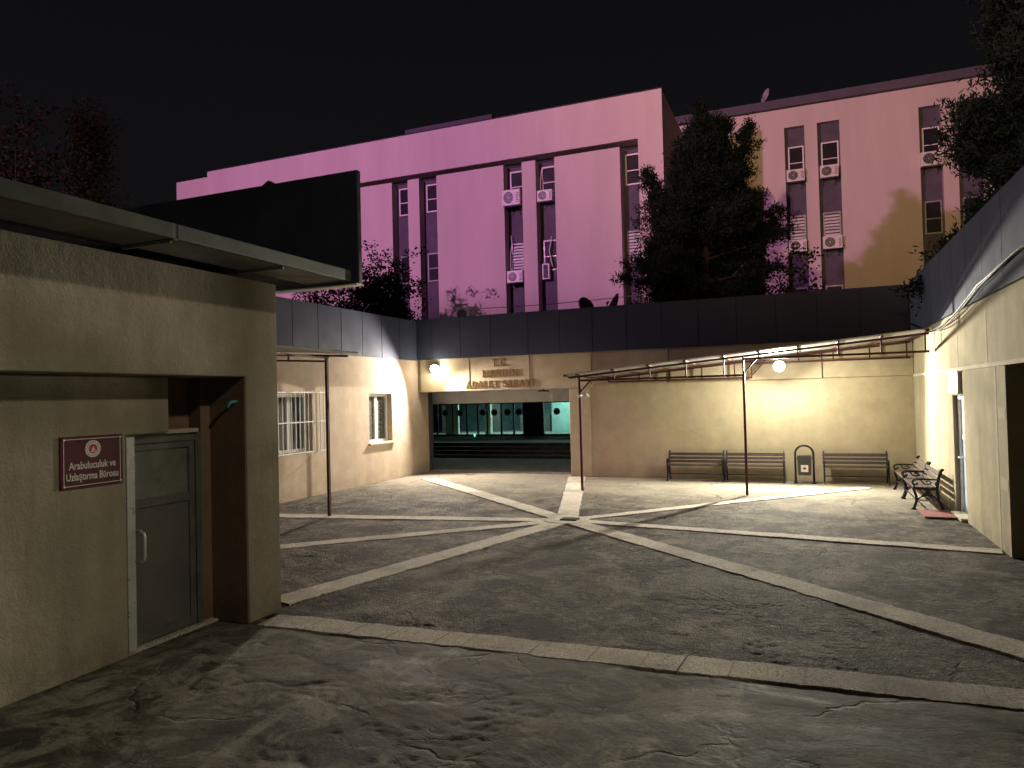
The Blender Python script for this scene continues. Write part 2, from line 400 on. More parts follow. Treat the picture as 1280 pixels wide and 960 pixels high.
# ------------------------------------------------------------------ office building (near)
off = thing('office_building', 'low rendered office with grey eave and recessed metal door, nearest to the viewer', 'building', (-6.5, 1, 0))
mb = MB()
mb.prism([(-4.9,-6,2.145),(-4.9,4.92,2.145),(-4.9,4.92,0),(-4.9,5.33,0),(-4.9,5.33,3.01),(-4.9,-6,3.01)], (.4,0,0))   # pier and beam over the recess
mb.box(-5.3,-4.9,-6,4.92,2.146,3.0)
mb.box(-9.2,-4.9,5.0,5.33,0,3.01)                  # end wall to the yard
mb.box(-9.2,-4.52,-6.3,-6.0,0,3.01)
mb.build('wall', M['office'], off, bevel=.012)
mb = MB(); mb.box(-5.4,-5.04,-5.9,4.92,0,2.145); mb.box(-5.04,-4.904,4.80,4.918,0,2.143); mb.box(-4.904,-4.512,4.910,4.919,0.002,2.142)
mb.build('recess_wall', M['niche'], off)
mb = MB(); mb.prism([(-5.03,-5.9,0),(-5.03,3.965,0),(-5.03,3.965,1.69),(-5.03,4.37,1.69),(-5.03,4.37,2.143),(-5.03,-5.9,2.143)], (.23,0,0))
mb.build('front_wall', M['office'], off, bevel=.014)
mb = MB(); mb.box(-9.4,-4.0,-6.4,5.72,3.10,3.14); mb.build('roof', M['roof'], off)
mb = MB(); mb.box(-4.0,-3.945,-6.4,3.66,3.05,3.155); mb.box(-4.0,-3.945,3.69,5.73,3.05,3.155); mb.box(-4.02,-3.95,3.655,3.695,3.04,3.158)
mb.build('fascia', M['eave'], off, bevel=.006)
mb = MB()
for a, b in ((-6.4,1.9),(1.93,3.66),(3.69,4.82),(4.85,5.72)): mb.box(-4.44,-4.0,a,b,3.055,3.075)
mb.box(-4.5,-4.0,-6.4,5.72,3.085,3.095)
mb.build('soffit', M['soffit'], off, bevel=.004)
for y in (3.672,4.825): MB().box(-4.47,-4.0,y,y+.018,3.03,3.052).build('soffit_joint', M['alu_dirty'], off)
mb = MB(); mb.box(-9.2,-3.89,5.78,5.84,3.03,4.13); mb.prism([(-5.12,5.82,4.12),(-4.86,5.82,4.12),(-4.99,5.82,4.19)], (0,.06,0))
mb.build('parapet', M['panel_black'], off, bevel=.01, label='tall unlit black panel parapet at the end of the roof')
MB().box(-5.0,-3.885,5.735,5.85,3.018,3.032).build('parapet_lit_trim', M['alu'], off)  # bottom trim kept white for the lamp light its edge catches
# door in the recess
d = thing('metal_door', 'grey aluminium door with frosted upper pane set in the office recess', 'door', (-4.93, 4.38, 0))
mb = MB()
mb.box(-4.93,-4.87,4.71,4.77,.03,1.675); mb.box(-4.93,-4.87,4.04,4.71,1.61,1.675)
mb.build('frame', M['alu_shaded'], d, bevel=.004)
MB().box(-4.93,-4.805,3.972,4.045,.03,1.675).build('jamb', M['alu'], d, bevel=.004)  # white metal here carries the lamp light falling on this jamb
mb = MB(); mb.box(-4.925,-4.88,4.045,4.105,.04,1.605); mb.box(-4.925,-4.88,4.645,4.705,.04,1.605)
mb.box(-4.925,-4.88,4.105,4.645,1.555,1.605); mb.box(-4.925,-4.88,4.105,4.645,1.10,1.17); mb.box(-4.925,-4.88,4.105,4.645,.04,.12)
mb.build('leaf_frame', M['alu_shaded'], d, bevel=.004)
MB().box(-4.915,-4.90,4.1,4.65,1.17,1.56).build('pane', M['glass_frost'], d)
MB().box(-4.915,-4.895,4.1,4.65,.11,1.10).build('lower_panel', M['door_grey'], d)
MB().tube([(-4.88,4.075,.70),(-4.79,4.075,.70),(-4.755,4.075,.715),(-4.745,4.075,.74),(-4.745,4.075,.90),(-4.755,4.075,.925),(-4.79,4.075,.94),(-4.88,4.075,.94)], .011, 10).build('handle', M['steel'], d, smooth=True)
MB().disc((-4.88,4.075,.80), (1,0,0), .016, .012, 12).build('lock', M['iron'], d)
mb = MB(); mb.box(-5.0,-4.83,3.98,4.9,0.0,.028); mb.build('threshold', M['pale'], d, bevel=.006)
mb = MB(); mb.box(-4.95,-4.84,3.98,4.72,1.677,1.712); mb.build('lintel_cap', M['plaster_light'], d, bevel=.006)
# teal pipe elbow on the reveal
mb = MB(); mb.tube([(-4.60,4.925,1.93),(-4.60,4.88,1.93),(-4.61,4.855,1.925),(-4.625,4.845,1.90),(-4.635,4.84,1.875)], .015, 12)
o = mb.build('drain_pipe', M['teal'], smooth=True); tag(o, 'short teal plastic pipe elbow sticking out of the recess reveal', 'pipe')

# burgundy sign
sg = thing('wall_sign', 'burgundy office plaque with white lettering and round emblem beside the metal door', 'sign', (-4.8, 3.675, 1.52))
MB().box(-4.8,-4.785,3.43,3.925,1.335,1.705).build('board', M['sign_red'], sg, bevel=.003)
mb = MB(); x0, x1 = -4.785, -4.7825
y0, y1, z0, z1, w = 3.452, 3.903, 1.353, 1.687, .005
mb.box(x0,x1,y0,y1,z0,z0+w).box(x0,x1,y0,y1,z1-w,z1).box(x0,x1,y0,y0+w,z0+w,z1-w).box(x0,x1,y1-w,y1,z0+w,z1-w)
mb.build('border', M['sign_white'], sg)
for yy in (3.455,3.90):
    for zz in (1.357,1.683): MB().disc((-4.7825,yy,zz), (1,0,0), .008, .006, 10).build('screw', M['steel'], sg)
em = MB().disc((-4.785,3.677,1.61), (1,0,0), .062, .004, 40).build('emblem', M['sign_white'], sg)
mb = MB()
for k in range(16):
    a = 2*PI*k/16; mb.disc((-4.781,3.677+.050*math.sin(a),1.61+.050*math.cos(a)), (1,0,0), .0045, .001, 8)
mb.build('emblem_ring', M['alu_dirty'], em)
MB().disc((-4.781,3.677,1.61), (1,0,0), .033, .002, 32).build('emblem_centre', M['emblem_red'], em)
mb = MB(); mb.prism([(-4.779,3.662,1.597),(-4.779,3.692,1.597),(-4.779,3.677,1.63)], (.002,0,0)); mb.box(-4.779,-4.777,3.655,3.699,1.588,1.594)
mb.build('emblem_device', M['sign_white'], em)
def text_mesh(s, size, off=.0):
    cu = bpy.data.curves.new('t', 'FONT'); cu.body = s; cu.size = size; cu.align_x = 'CENTER'; cu.offset = off; cu.extrude = .0004; cu.resolution_u = 3
    ob = bpy.data.objects.new('t', cu); COL.objects.link(ob); dg = bpy.context.evaluated_depsgraph_get()
    m = bpy.data.meshes.new_from_object(ob.evaluated_get(dg)); bpy.data.objects.remove(ob); return m
for s, z, wd in (('Arabuluculuk ve', 1.472, .37), ('Uzlaştırma Bürosu', 1.394, .41)):
    m = text_mesh(s, .075, .0012)
    co = np.zeros(len(m.vertices)*3, np.float32); m.vertices.foreach_get('co', co); co = co.reshape(-1, 3)
    sx = wd/(co[:,0].max()-co[:,0].min()); co[:,0] *= sx; co[:,0] -= (co[:,0].max()+co[:,0].min())/2
    nc = np.stack([co[:,2]*1.0+.0165, co[:,0]+.002, co[:,1]+z-1.52], -1)
    m.vertices.foreach_set('co', nc.ravel().astype(np.float32)); m.update(); m.materials.clear(); m.materials.append(M['sign_white']); m.name = 'lettering'
    o = bpy.data.objects.new('lettering', m); COL.objects.link(o); o.parent = sg

# ------------------------------------------------------------------ wing with windows (left of the yard)
lw = thing('low_wing', 'beige single-storey wing with a barred window and a plain window, left of the yard', 'building', (-9.6, 11, 0))
def holed_wall(mb, x0, x1, ya, yb, z0, z1, holes):
    """wall running along y with openings (ya,yb,za,zb)"""
    y = ya
    for (a, b, c, e) in sorted(holes):
        mb.box(x0, x1, y, a, z0, z1)
        if c > z0: mb.box(x0, x1, a, b, z0, c)
        mb.box(x0, x1, a, b, e, z1); y = b
    mb.box(x0, x1, y, yb, z0, z1)
mb = MB(); holed_wall(mb, -9.62, -9.3, 5.34, 16.95, 0, 3.0, [(10.9,12.05,.93,2.10), (14.12,15.12,.94,2.09)])
mb.build('wall', M['wall_beige'], lw)
mb = MB()
yy = 5.9
edges = [5.86] + [11.406 + .808*k for k in range(-6, 6)] + [16.32]
edges = [e for e in edges if 5.85 <= e <= 16.32]; edges = sorted(set(edges + [16.32]))
for a, b in zip(edges, edges[1:]): mb.box(-9.32,-9.25,a+.012,b-.004,2.94,3.96)
mb.build('fascia', M['panel'], lw, bevel=.004)
mb = MB(); mb.box(-9.6,-9.322,5.86,16.3,3.002,3.95); mb.box(-9.318,-9.262,5.87,16.3,2.955,3.955); mb.build('fascia_backing', M['joint'], lw)
mb = MB(); mb.box(-13,-9.6,5.34,18.4,3.6,3.7); mb.box(-13,-9.62,5.34,5.5,0,3.6); mb.build('roof', M['roof'], lw)
def window(parent, y0, y1, z0, z1, blind):
    w = MB().box(-9.50,-9.44,y0,y0+.06,z0,z1).box(-9.50,-9.44,y1-.06,y1,z0,z1).box(-9.50,-9.44,y0+.06,y1-.06,z0,z0+.06).box(-9.50,-9.44,y0+.06,y1-.06,z1-.07,z1).box(-9.50,-9.435,(y0+y1)/2-.05,(y0+y1)/2+.05,z0+.06,z1-.07).build('window', M['pvc'], parent, bevel=.004)
    MB().box(-9.485,-9.475,y0+.05,y1-.05,z0+.05,z1-.05).build('pane', M['glass_win'], w)
    mb = MB(); n = 8
    if blind:
        for k in range(n):
            zz = z0+.08+(z1-z0-.2)*k/n; mb.prism([(-9.56,y0+.05,zz),(-9.52,y0+.05,zz+.05),(-9.52,y0+.05,zz+.075),(-9.56,y0+.05,zz+.03)], (0,y1-y0-.1,0))
        mb.build('blind', M['blind'], w)
    else:
        MB().box(-9.59,-9.57,y0+.03,y1-.03,z0,z1).build('curtain', M['in_dark'], w)
    return w
t = NT('window_glass'); t.col((.9,.95,.94)); t.set(Roughness=.03); t.b.inputs['Transmission Weight'].default_value = .9
t.l(t.ramp(t.noise(3, 3), [(.3, .02), (.8, .08)]), t.b.inputs['Roughness']); t.b.inputs['IOR'].default_value = 1.3; M['glass_win'] = t.m
window(lw, 10.9, 12.05, .93, 2.10, False); window(lw, 14.12, 15.12, .94, 2.09, True)
for a, b in ((14.06,15.18),):
    MB().box(-9.5,-9.24,a,b,.895,.937).build('sill', M['plaster_light'], lw, bevel=.006)
mb = MB()
for k in range(12):
    y = 10.84 + k*.128; mb.tube([(-9.16,y,.90),(-9.16,y,2.15)], .011, 6)
for z in (.93,1.53,2.12):
    mb.bar((-9.16,10.8,z), (-9.16,12.28,z), .018, .022)
    mb.bar((-9.16,10.81,z), (-9.31,10.81,z), .018); mb.bar((-9.16,12.27,z), (-9.31,12.27,z), .018)
tag(mb.build('window_grille', M['white_grille'], lw), 'white steel bars standing off the wall')

# ------------------------------------------------------------------ wing at the back, with the entrance
bw = thing('low_wing', 'cream single-storey wing across the back of the yard with the wide dark entrance', 'building', (-3.5, 17, 0))
mb = MB(); mb.box(-5.17,2.1,16.45,16.8,0,3.0); mb.box(-9.28,-5.17,16.43,16.8,2.115,3.0)
mb.build('wall', M['wall_cream'], bw)
mb = MB(); mb.box(-9.20,-4.56,16.385,16.43,2.112,2.96); mb.box(-5.17,-4.66,16.40,16.45,0,2.112)
mb.build('lintel', M['wall_cream'], bw, bevel=.012)
mb = MB(); mb.box(-4.62,2.09,16.40,16.45,2.17,2.96); mb.build('wall_band', M['wall_cream'], bw, bevel=.006)
for x, zb_ in ((-7.79,2.17),(-6.16,2.12),(-4.60,2.17),(-2.79,2.17),(.40,2.17)): MB().box(x-.005,x+.005,16.378,16.42,zb_,2.94).build('wall_joint', M['joint'], bw)
mb = MB(); e = [-9.25,-8.8,-7.99,-7.15,-6.15,-5.34,-4.53,-3.71,-2.90,-2.09,-1.28,-.47,.34,1.15,2.04]
for a, b in zip(e, e[1:]): mb.box(a+.005, b-.007, 16.31, 16.40, 2.955, 4.0)
mb.build('fascia', M['panel'], bw, bevel=.004)
mb = MB(); mb.box(-9.25,2.05,16.33,16.38,2.965,3.99); mb.box(-9.3,2.1,16.402,16.7,3.003,3.98); mb.build('fascia_backing', M['joint'], bw)
mb = MB(); mb.box(-15.5,2.2,16.85,19.0,3.6,3.72); mb.box(-15.5,-5,19.0,23.8,3.3,3.4); mb.build('roof', M['roof'], bw)
# porch behind the opening
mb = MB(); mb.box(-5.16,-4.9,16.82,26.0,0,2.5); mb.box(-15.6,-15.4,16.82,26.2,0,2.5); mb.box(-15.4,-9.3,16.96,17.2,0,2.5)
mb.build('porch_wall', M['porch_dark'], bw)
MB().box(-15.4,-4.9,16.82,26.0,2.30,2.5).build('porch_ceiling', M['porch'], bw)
MB().box(-15.4,-5.17,17.6,17.8,1.79,2.298).build('porch_header', M['porch_hdr'], bw, label='grey header band above the glass doors')
tag(MB().box(-15.4,-5.17,16.9,20.8,-.02,.022).build('porch_floor', M['porch_floor']), kind='structure')
mb = MB(); 
for k in range(4): mb.box(-15.4,-5.17,20.9+.4*k,26.0 if k == 3 else 21.3+.4*k,0,.105*(k+1))
o = mb.build('entrance_steps', M['steps'], bevel=.006); tag(o, 'wide dark stone steps climbing to the glass entrance', 'steps')
# glass entrance
ge = thing('glass_entrance', 'teal-lit glass entrance doors with round emblem stickers behind the dark porch', 'entrance', (-11, 26, .42))
PX = {531:-14.42, 713:-8.15}
def ex(p): return -14.42 + (p-531)*(6.27/182)
mb = MB()
for p in (531,547,568,586,600,612,629.5,645,657,672,680,713): mb.box(ex(p)-.03, ex(p)+.03, 26.0, 26.07, .42, 1.775)
mb.box(-15.3,-5.2,26.0,26.07,.42,.50); mb.box(-15.3,-5.2,26.0,26.07,1.70,1.776)
mb.build('frame', M['lamp_case'], ge)
for a, b in ((531,547),(547,568),(568,586),(586,600),(600,612),(612,629.5),(629.5,645),(645,657),(680,713),(713,740)):
    p = MB().box(ex(a)+.032, ex(b)-.032, 26.03, 26.042, .50, 1.70).build('glass_panel', M['glass_teal'], ge)
    if a in (547,600,612,629.5,645,680,568):
        c = (ex(a)+ex(b))/2; s = MB().disc((c, 26.029, 1.36), (0,-1,0), .135, .006, 28).build('emblem', M['porch'], p)
        MB().disc((c, 26.022, 1.36), (0,-1,0), .12, .003, 28, r0=.10).build('emblem_ring', M['porch'], s)
        MB().disc((c, 26.022, 1.36), (0,-1,0), .05, .003, 16).build('emblem_centre', M['brown_clad'], s)
MB().box(ex(657)+.03, ex(680)-.03, 25.96, 26.3, .42, 1.775).build('column', M['brown_clad'], ge)
for a in (617,642): MB().tube([(ex(a),25.98,.85),(ex(a),25.93,.87),(ex(a),25.93,1.15),(ex(a),25.98,1.17)], .014, 8).build('handle', M['steel'], ge)
# hall seen through the glass
mb = MB(); mb.box(-16,-4.6,31.2,31.4,.4,2.6); mb.build('hall_back_wall', M['in_dark'], ge)
mb = MB(); mb.box(-16,-4.6,26.1,31.2,.38,.42); mb.build('hall_floor', M['steps'], ge)
mb = MB(); mb.box(-16,-4.6,26.1,31.2,2.5,2.6); mb.build('hall_ceiling', M['in_dark'], ge)
mb = MB(); mb.box(-13.95,-13.35,26.9,27.0,.42,1.72); mb.build('hall_screen', M['in_cream'], ge)
mb = MB(); mb.box(-12.28,-12.02,27.2,27.4,.42,2.5); mb.build('hall_post', M['in_cream'], ge)
mb = MB(); mb.box(-9.7,-8.75,28.3,28.5,.42,2.5); mb.box(-8.45,-7.7,28.3,28.5,.42,2.5); mb.build('hall_partition', M['in_wall'], ge)
MB().box(-11.7,-10.3,29.8,29.95,.42,1.15).build('hall_counter', M['brown_clad'], ge)
MB().box(-14.9,-14.2,28.4,28.6,.42,1.7).build('hall_cabinet', M['brown_clad'], ge); MB().box(-13.1,-12.5,29.5,29.7,.42,2.2).build('hall_cabinet', M['brown_clad'], ge)
for x, y in ((-13.2,27.6),(-11.0,28.6),(-8.6,27.2)):
    MB().box(x-.6, x+.6, y-.06, y+.06, 2.44, 2.495).build('ceiling_tube', M['tube_light'], ge)
MB().disc((-12.0,25.6,.50), (0,-1,0), .03, .03, 12).tube([(-12.0,25.6,.42),(-12.0,25.6,.5)], .01).build('floor_lamp', M['led_green'], ge)
MB().box(-13.0,-12.9,29.4,29.45,1.05,1.12).build('indicator_lamp', M['led_red'], ge)
# dark fixture under the lintel
f = thing('spotlight', 'small unlit black spotlight under the entrance lintel, right of the lettering', 'lamp', (-5.85, 16.5, 2.1))
MB().box(-5.97,-5.73,16.42,16.56,2.045,2.085).build('housing', M['lamp_case'], f, bevel=.008)
MB().bar((-5.85,16.5,2.085), (-5.85,16.5,2.116), .03).build('bracket', M['lamp_case'], f)

# lettering on the lintel (raised serif capitals drawn as strokes)
def arc(cx, cy, rx, ry, a0, a1, n=12): return [(cx+rx*math.cos(math.radians(a0+(a1-a0)*i/n)), cy+ry*math.sin(math.radians(a0+(a1-a0)*i/n))) for i in range(n+1)]
S = .10
GL = {
 'T': (.8, [[(.4,0),(.4,1)], [(.02,.96),(.78,.96)], [(.02,.96),(.02,.78)], [(.78,.96),(.78,.78)], [(.24,.02),(.56,.02)]]),
 'C': (.78, [arc(.45,.5,.40,.46,50,310,18), [(.72,.94),(.72,.70)], [(.72,.06),(.72,.24)]]),
 '.': (.3, [[(.14,.0),(.14,.08),(.14,.16)]]),
 'M': (1.05, [[(.14,0),(.14,1)], [(.14,.98),(.52,.12)], [(.52,.12),(.9,.98)], [(.9,0),(.9,1)], [(.0,.02),(.28,.02)], [(.76,.02),(1.04,.02)], [(0,.98),(.16,.98)], [(.88,.98),(1.04,.98)]]),
 'A': (.9, [[(.12,0),(.45,1)], [(.45,1),(.78,0)], [(.24,.36),(.66,.36)], [(0,.02),(.26,.02)], [(.62,.02),(.92,.02)]]),
 'R': (.86, [[(.16,0),(.16,1)], [(.03,.98),(.4,.98)], arc(.38,.74,.3,.24,90,-90,10), [(.16,.5),(.4,.5)], [(.42,.5),(.76,.02)], [(.02,.02),(.3,.02)], [(.68,.02),(.86,.02)]]),
 'D': (.86, [[(.16,0),(.16,1)], [(.03,.98),(.36,.98)], [(.03,.02),(.36,.02)], arc(.34,.5,.42,.48,90,-90,16)]),
 'I': (.4, [[(.2,0),(.2,1)], [(.05,.98),(.35,.98)], [(.05,.02),(.35,.02)]]),
 'i': (.4, [[(.2,0),(.2,1)], [(.05,.98),(.35,.98)], [(.05,.02),(.35,.02)], [(.2,1.16),(.2,1.28)]]),
 'N': (.92, [[(.14,0),(.14,1)], [(.14,.98),(.76,.04)], [(.76,0),(.76,1)], [(.02,.02),(.28,.02)], [(.62,.98),(.9,.98)], [(.02,.98),(.16,.98)]]),
 'L': (.74, [[(.16,0),(.16,1)], [(.03,.98),(.32,.98)], [(.03,.03),(.68,.03)], [(.68,.03),(.68,.24)]]),
 'E': (.78, [[(.16,0),(.16,1)], [(.03,.97),(.68,.97)], [(.16,.52),(.5,.52)], [(.03,.03),(.7,.03)], [(.68,.97),(.68,.78)], [(.7,.03),(.7,.24)], [(.5,.42),(.5,.62)]]),
 'S': (.72, [arc(.36,.73,.27,.24,30,270,14), arc(.36,.26,.28,.24,90,-150,14), [(.62,.96),(.62,.76)], [(.08,.04),(.08,.26)]]),
 'Y': (.86, [[(.42,0),(.42,.48)], [(.42,.48),(.1,.98)], [(.42,.48),(.74,.98)], [(-.02,.98),(.24,.98)], [(.62,.98),(.88,.98)], [(.28,.02),(.56,.02)]]),
}
lt = thing('wall_lettering', 'raised brass capitals in three lines above the entrance', 'lettering', (-6.95, 16.38, 2.2))
for text, xc, zb, h, width in (('T.C.', -6.93, 2.70, .20, .47), ('MARDiN', -6.935, 2.445, .175, 1.0), ('ADALET SARAYI', -6.96, 2.19, .165, 1.88)):
    tot = sum(.5 if c == ' ' else GL[c][0]+.14 for c in text); sx = width/tot; x = xc - width/2
    for ch in text:
        if ch == ' ': x += .5*sx; continue
        w, strokes = GL[ch]; mb = MB()
        for i, st in enumerate(strokes):
            thick = .017 if (len(st) > 2 or abs(st[0][1]-st[1][1]) > .4) else .011
            pts = [(x+px*sx, 16.379-.0003*i, zb+pz*h) for px, pz in st]
            for a, b in zip(pts, pts[1:]): mb.bar(a, b, .026, thick, up=(0,1,0)) if False else mb.bar(a, b, thick, .010+.0004*i, up=(0,1,0))
        mb.build('letter', M['gold'], lt); x += (w+.14)*sx

# ------------------------------------------------------------------ wing on the right
rw = thing('low_wing', 'grey-streaked single-storey wing with a pale door, right of the yard', 'building', (2.3, 11, 0))
mb = MB(); holed_wall(mb, 2.10, 2.4, 9.45, 16.8, 0, 3.0, [(11.72,12.52,.0,1.785)]); mb.box(2.1,2.4,2.5,9.45,2.155,3.0); mb.box(2.101,2.4,2.5,6.9,0,2.155)
mb.build('wall', M['wall_grey'], rw)
mb = MB(); mb.box(2.082,2.1,6.0,16.42,2.135,2.185); mb.build('string_course', M['plaster_light'], rw, bevel=.006)
for y in (12.02,10.26,13.9): MB().box(2.097,2.1,y-.04,y+.04,2.19,2.93).build('plaster_band', M['wall_band'], rw)
MB().box(2.097,2.1,9.86,9.95,.02,2.13).build('plaster_band', M['wall_band'], rw)
for a, b in ((1.53,1.66),(.72,.86)): MB().box(2.097,2.1,9.48,9.8,a,b).build('plaster_patch', M['wall_band'], rw)
mb = MB(); mb.box(2.42,2.6,6.9,9.45,0,2.155); mb.build('shutter', M['shutter'], rw)
mb = MB(); mb.box(2.4,2.42,9.40,9.45,0,2.15); mb.build('jamb', M['shutter'], rw)
mb = MB(); e = sorted([9.167+.93*k for k in range(-4, 8)] + [4.6, 16.30])
for a, b in zip(e, e[1:]):
    if b-a > .05: mb.box(2.05,2.12,a+.006,b-.006,2.98,4.03)
mb.build('fascia', M['panel'], rw, bevel=.004)
mb = MB(); mb.box(2.06,2.112,4.6,16.3,2.99,4.02); mb.box(2.122,2.5,4.6,16.8,3.003,3.9); mb.build('fascia_backing', M['joint'], rw)
mb = MB(); mb.box(2.4,9,2.5,18.4,3.5,3.6); mb.build('roof', M['roof'], rw)
dr = thing('pale_door', 'narrow pale blue door standing open a crack in the right-hand wing', 'door', (2.2, 12.12, 0))
mb = MB(); mb.box(2.16,2.24,11.73,11.79,.03,1.78); mb.box(2.16,2.24,12.45,12.515,.03,1.78); mb.box(2.16,2.24,11.79,12.45,1.72,1.78); mb.build('frame', M['alu'], dr, bevel=.004)
MB().box(2.20,2.225,11.79,12.45,.05,1.12).build('lower_panel', M['door_pale'], dr)
MB().box(2.20,2.22,11.79,12.45,1.19,1.72).build('pane', M['sign_pale'], dr)
MB().box(2.19,2.23,11.79,12.45,1.12,1.19).build('rail', M['alu'], dr)
MB().tube([(2.2,12.38,.86),(2.13,12.38,.86),(2.13,12.28,.86)], .012).build('handle', M['steel'], dr)
MB().box(2.02,2.2,11.74,12.5,.0,.045).build('threshold', M['plaster_light'], dr, bevel=.006)
o = thing('door_sign', 'blank white sign board fixed above the pale door', 'sign', (2.08, 12.18, 1.8))
MB().box(2.05,2.098,11.82,12.56,1.83,2.125).build('board', M['sign_pale'], o, bevel=.005)
mb = MB(); mb.box(2.044,2.05,11.80,12.58,1.815,1.835); mb.box(2.044,2.05,11.80,12.58,2.118,2.135); mb.build('trim', M['alu'], o)
o = MB().box(1.60,2.02,11.95,12.62,.012,.03).build('doormat', M['mat_red'], bevel=.005); tag(o, 'faded red mat on the ground in front of the pale door', 'doormat')
mb = MB(); pts = []
for k in range(30):
    t = k/29; y = 16.0 - 9*t; pts.append((2.02-.02*math.sin(3*t), y, 3.18 - .32*math.sin(PI*min(1, t*1.5)) - .05*t + (.10 if t > .7 else 0)*math.sin((t-.7)*9)))
mb.tube(pts, .014, 6); pts = [(x-.015, y, z+.04-.10*math.sin(i*.11)) for i, (x, y, z) in enumerate(pts)][8:]; mb.tube(pts, .010, 6)
o = mb.build('cable', M['rubber'], smooth=True); tag(o, 'black cable sagging along the panel fascia of the right-hand wing', 'cable')

# ------------------------------------------------------------------ canopies
cn = thing('canopy', 'maroon steel lean-to canopy with sloping sheet roof over the wall benches', 'canopy', (-1.2, 15, 0))
sz = lambda x: 2.335 + (x+4.45)*(2.885-2.335)/6.5
mb = MB(); n = 90; prof = []
o = len(mb.v)
for j in range(41):
    y = 13.76 + (16.375-13.76)*j/40; zz = .018*(1 if j % 4 in (0,) else 0)
    for x in (-4.47, 2.04): mb.v.append((x, y, sz(x)+.012+zz)); mb.v.append((x, y, sz(x)+zz))
for j in range(40):
    k = o + 4*j
    mb.f += [(k, k+2, k+6, k+4), (k+1, k+5, k+7, k+3), (k, k+4, k+5, k+1), (k+2, k+3, k+7, k+6)]
mb.f += [(o, o+1, o+3, o+2), (o+160, o+162, o+163, o+161)]
mb.build('roof_sheet', M['sheet'], cn)
xs_ = [-4.17,-3.45,-2.75,-2.05,-1.35,-.72,-.05,.62,1.30,1.97]
def truss(y, name):
    mb = MB(); mb.bar((-4.40,y,sz(-4.40)-.05), (2.03,y,sz(2.03)-.05), .035, .04)
    mb.bar((-4.18,y,2.225), (-1.0,y,2.225), .03, .04); mb.bar((-1.0,y,2.525), (2.03,y,2.525), .03, .04)
    for x in xs_:
        b = 2.225 if x < -1.0 else 2.525
        if sz(x)-.06-b > .04: mb.bar((x,y,b), (x,y,sz(x)-.06), .026)
    mb.bar((-1.0,y,2.205), (-1.0,y,sz(-1.0)-.06), .03); mb.bar((-1.0,y,2.26), (-.76,y,2.52), .026)
    mb.build('truss', M['maroon'], cn)
truss(13.95, 'front'); truss(16.28, 'back')
mb = MB()
for x in xs_ + [-4.42, 2.0]: mb.bar((x,13.70,sz(x)-.016), (x,16.37,sz(x)-.016), .03, .028)
mb.build('purlins', M['maroon'], cn)
MB().bar((-4.17,13.95,0), (-4.17,13.95,sz(-4.17)-.06), .045).build('pole', M['maroon'], cn)
MB().bar((-1.0,13.95,0), (-1.0,13.95,2.24), .045).build('pole', M['maroon'], cn)
MB().bar((-4.17,13.95,1.98), (-3.94,13.95,2.22), .026).build('brace', M['maroon'], cn)
tp = MB(); tp.tube([(-4.16,13.92,1.93),(-4.10,13.90,1.96),(-4.02,13.90,1.95),(-3.98,13.92,1.91),(-4.05,13.91,1.88),(-4.15,13.92,1.90)], .016, 6)
tp.disc((-4.17,13.95,1.88), (0,0,1), .04, .06, 10)
o = tp.build('plastic_tape', M['tape']); tag(o, 'scrap of pale plastic tape tied around the canopy pole', 'tape')
cl = thing('canopy', 'small lean-to canopy with corrugated edge on a single maroon pole, by the barred window', 'canopy', (-8, 8.5, 0))
sl = lambda x: 2.86 - (x+9.3)*.062
mb = MB(); o = 0; N = 60; ex0, ex1 = -9.28, -6.86
for i in range(N+1):
    x = ex0 + (ex1-ex0)*i/N; zz = sl(x) + (.020 if i % 4 in (0,1) else 0)
    for y in (6.05, 10.12): mb.v.append((x, y, zz)); mb.v.append((x, y, zz+.008))
for i in range(N):
    k = 4*i; mb.f += [(k, k+4, k+6, k+2), (k+1, k+3, k+7, k+5), (k, k+1, k+5, k+4), (k+2, k+6, k+7, k+3)]
mb.build('roof_sheet', M['sheet'], cl)
mb = MB()
for y in (10.0, 7.9): mb.bar((-9.28,y,2.80), (-6.98,y,2.67), .03, .035); mb.bar((-9.28,y,2.70), (-7.4,y,2.60), .025, .03); mb.bar((-8.2,y,2.63), (-8.2,y,2.74), .022)
mb.bar((-7.41,6.1,2.665), (-7.41,10.05,2.665), .03, .03); mb.build('truss', M['maroon'], cl)
for y in (10.0, 6.2): MB().bar((-7.41,y,0), (-7.41,y,2.66), .045).build('pole', M['maroon'], cl)

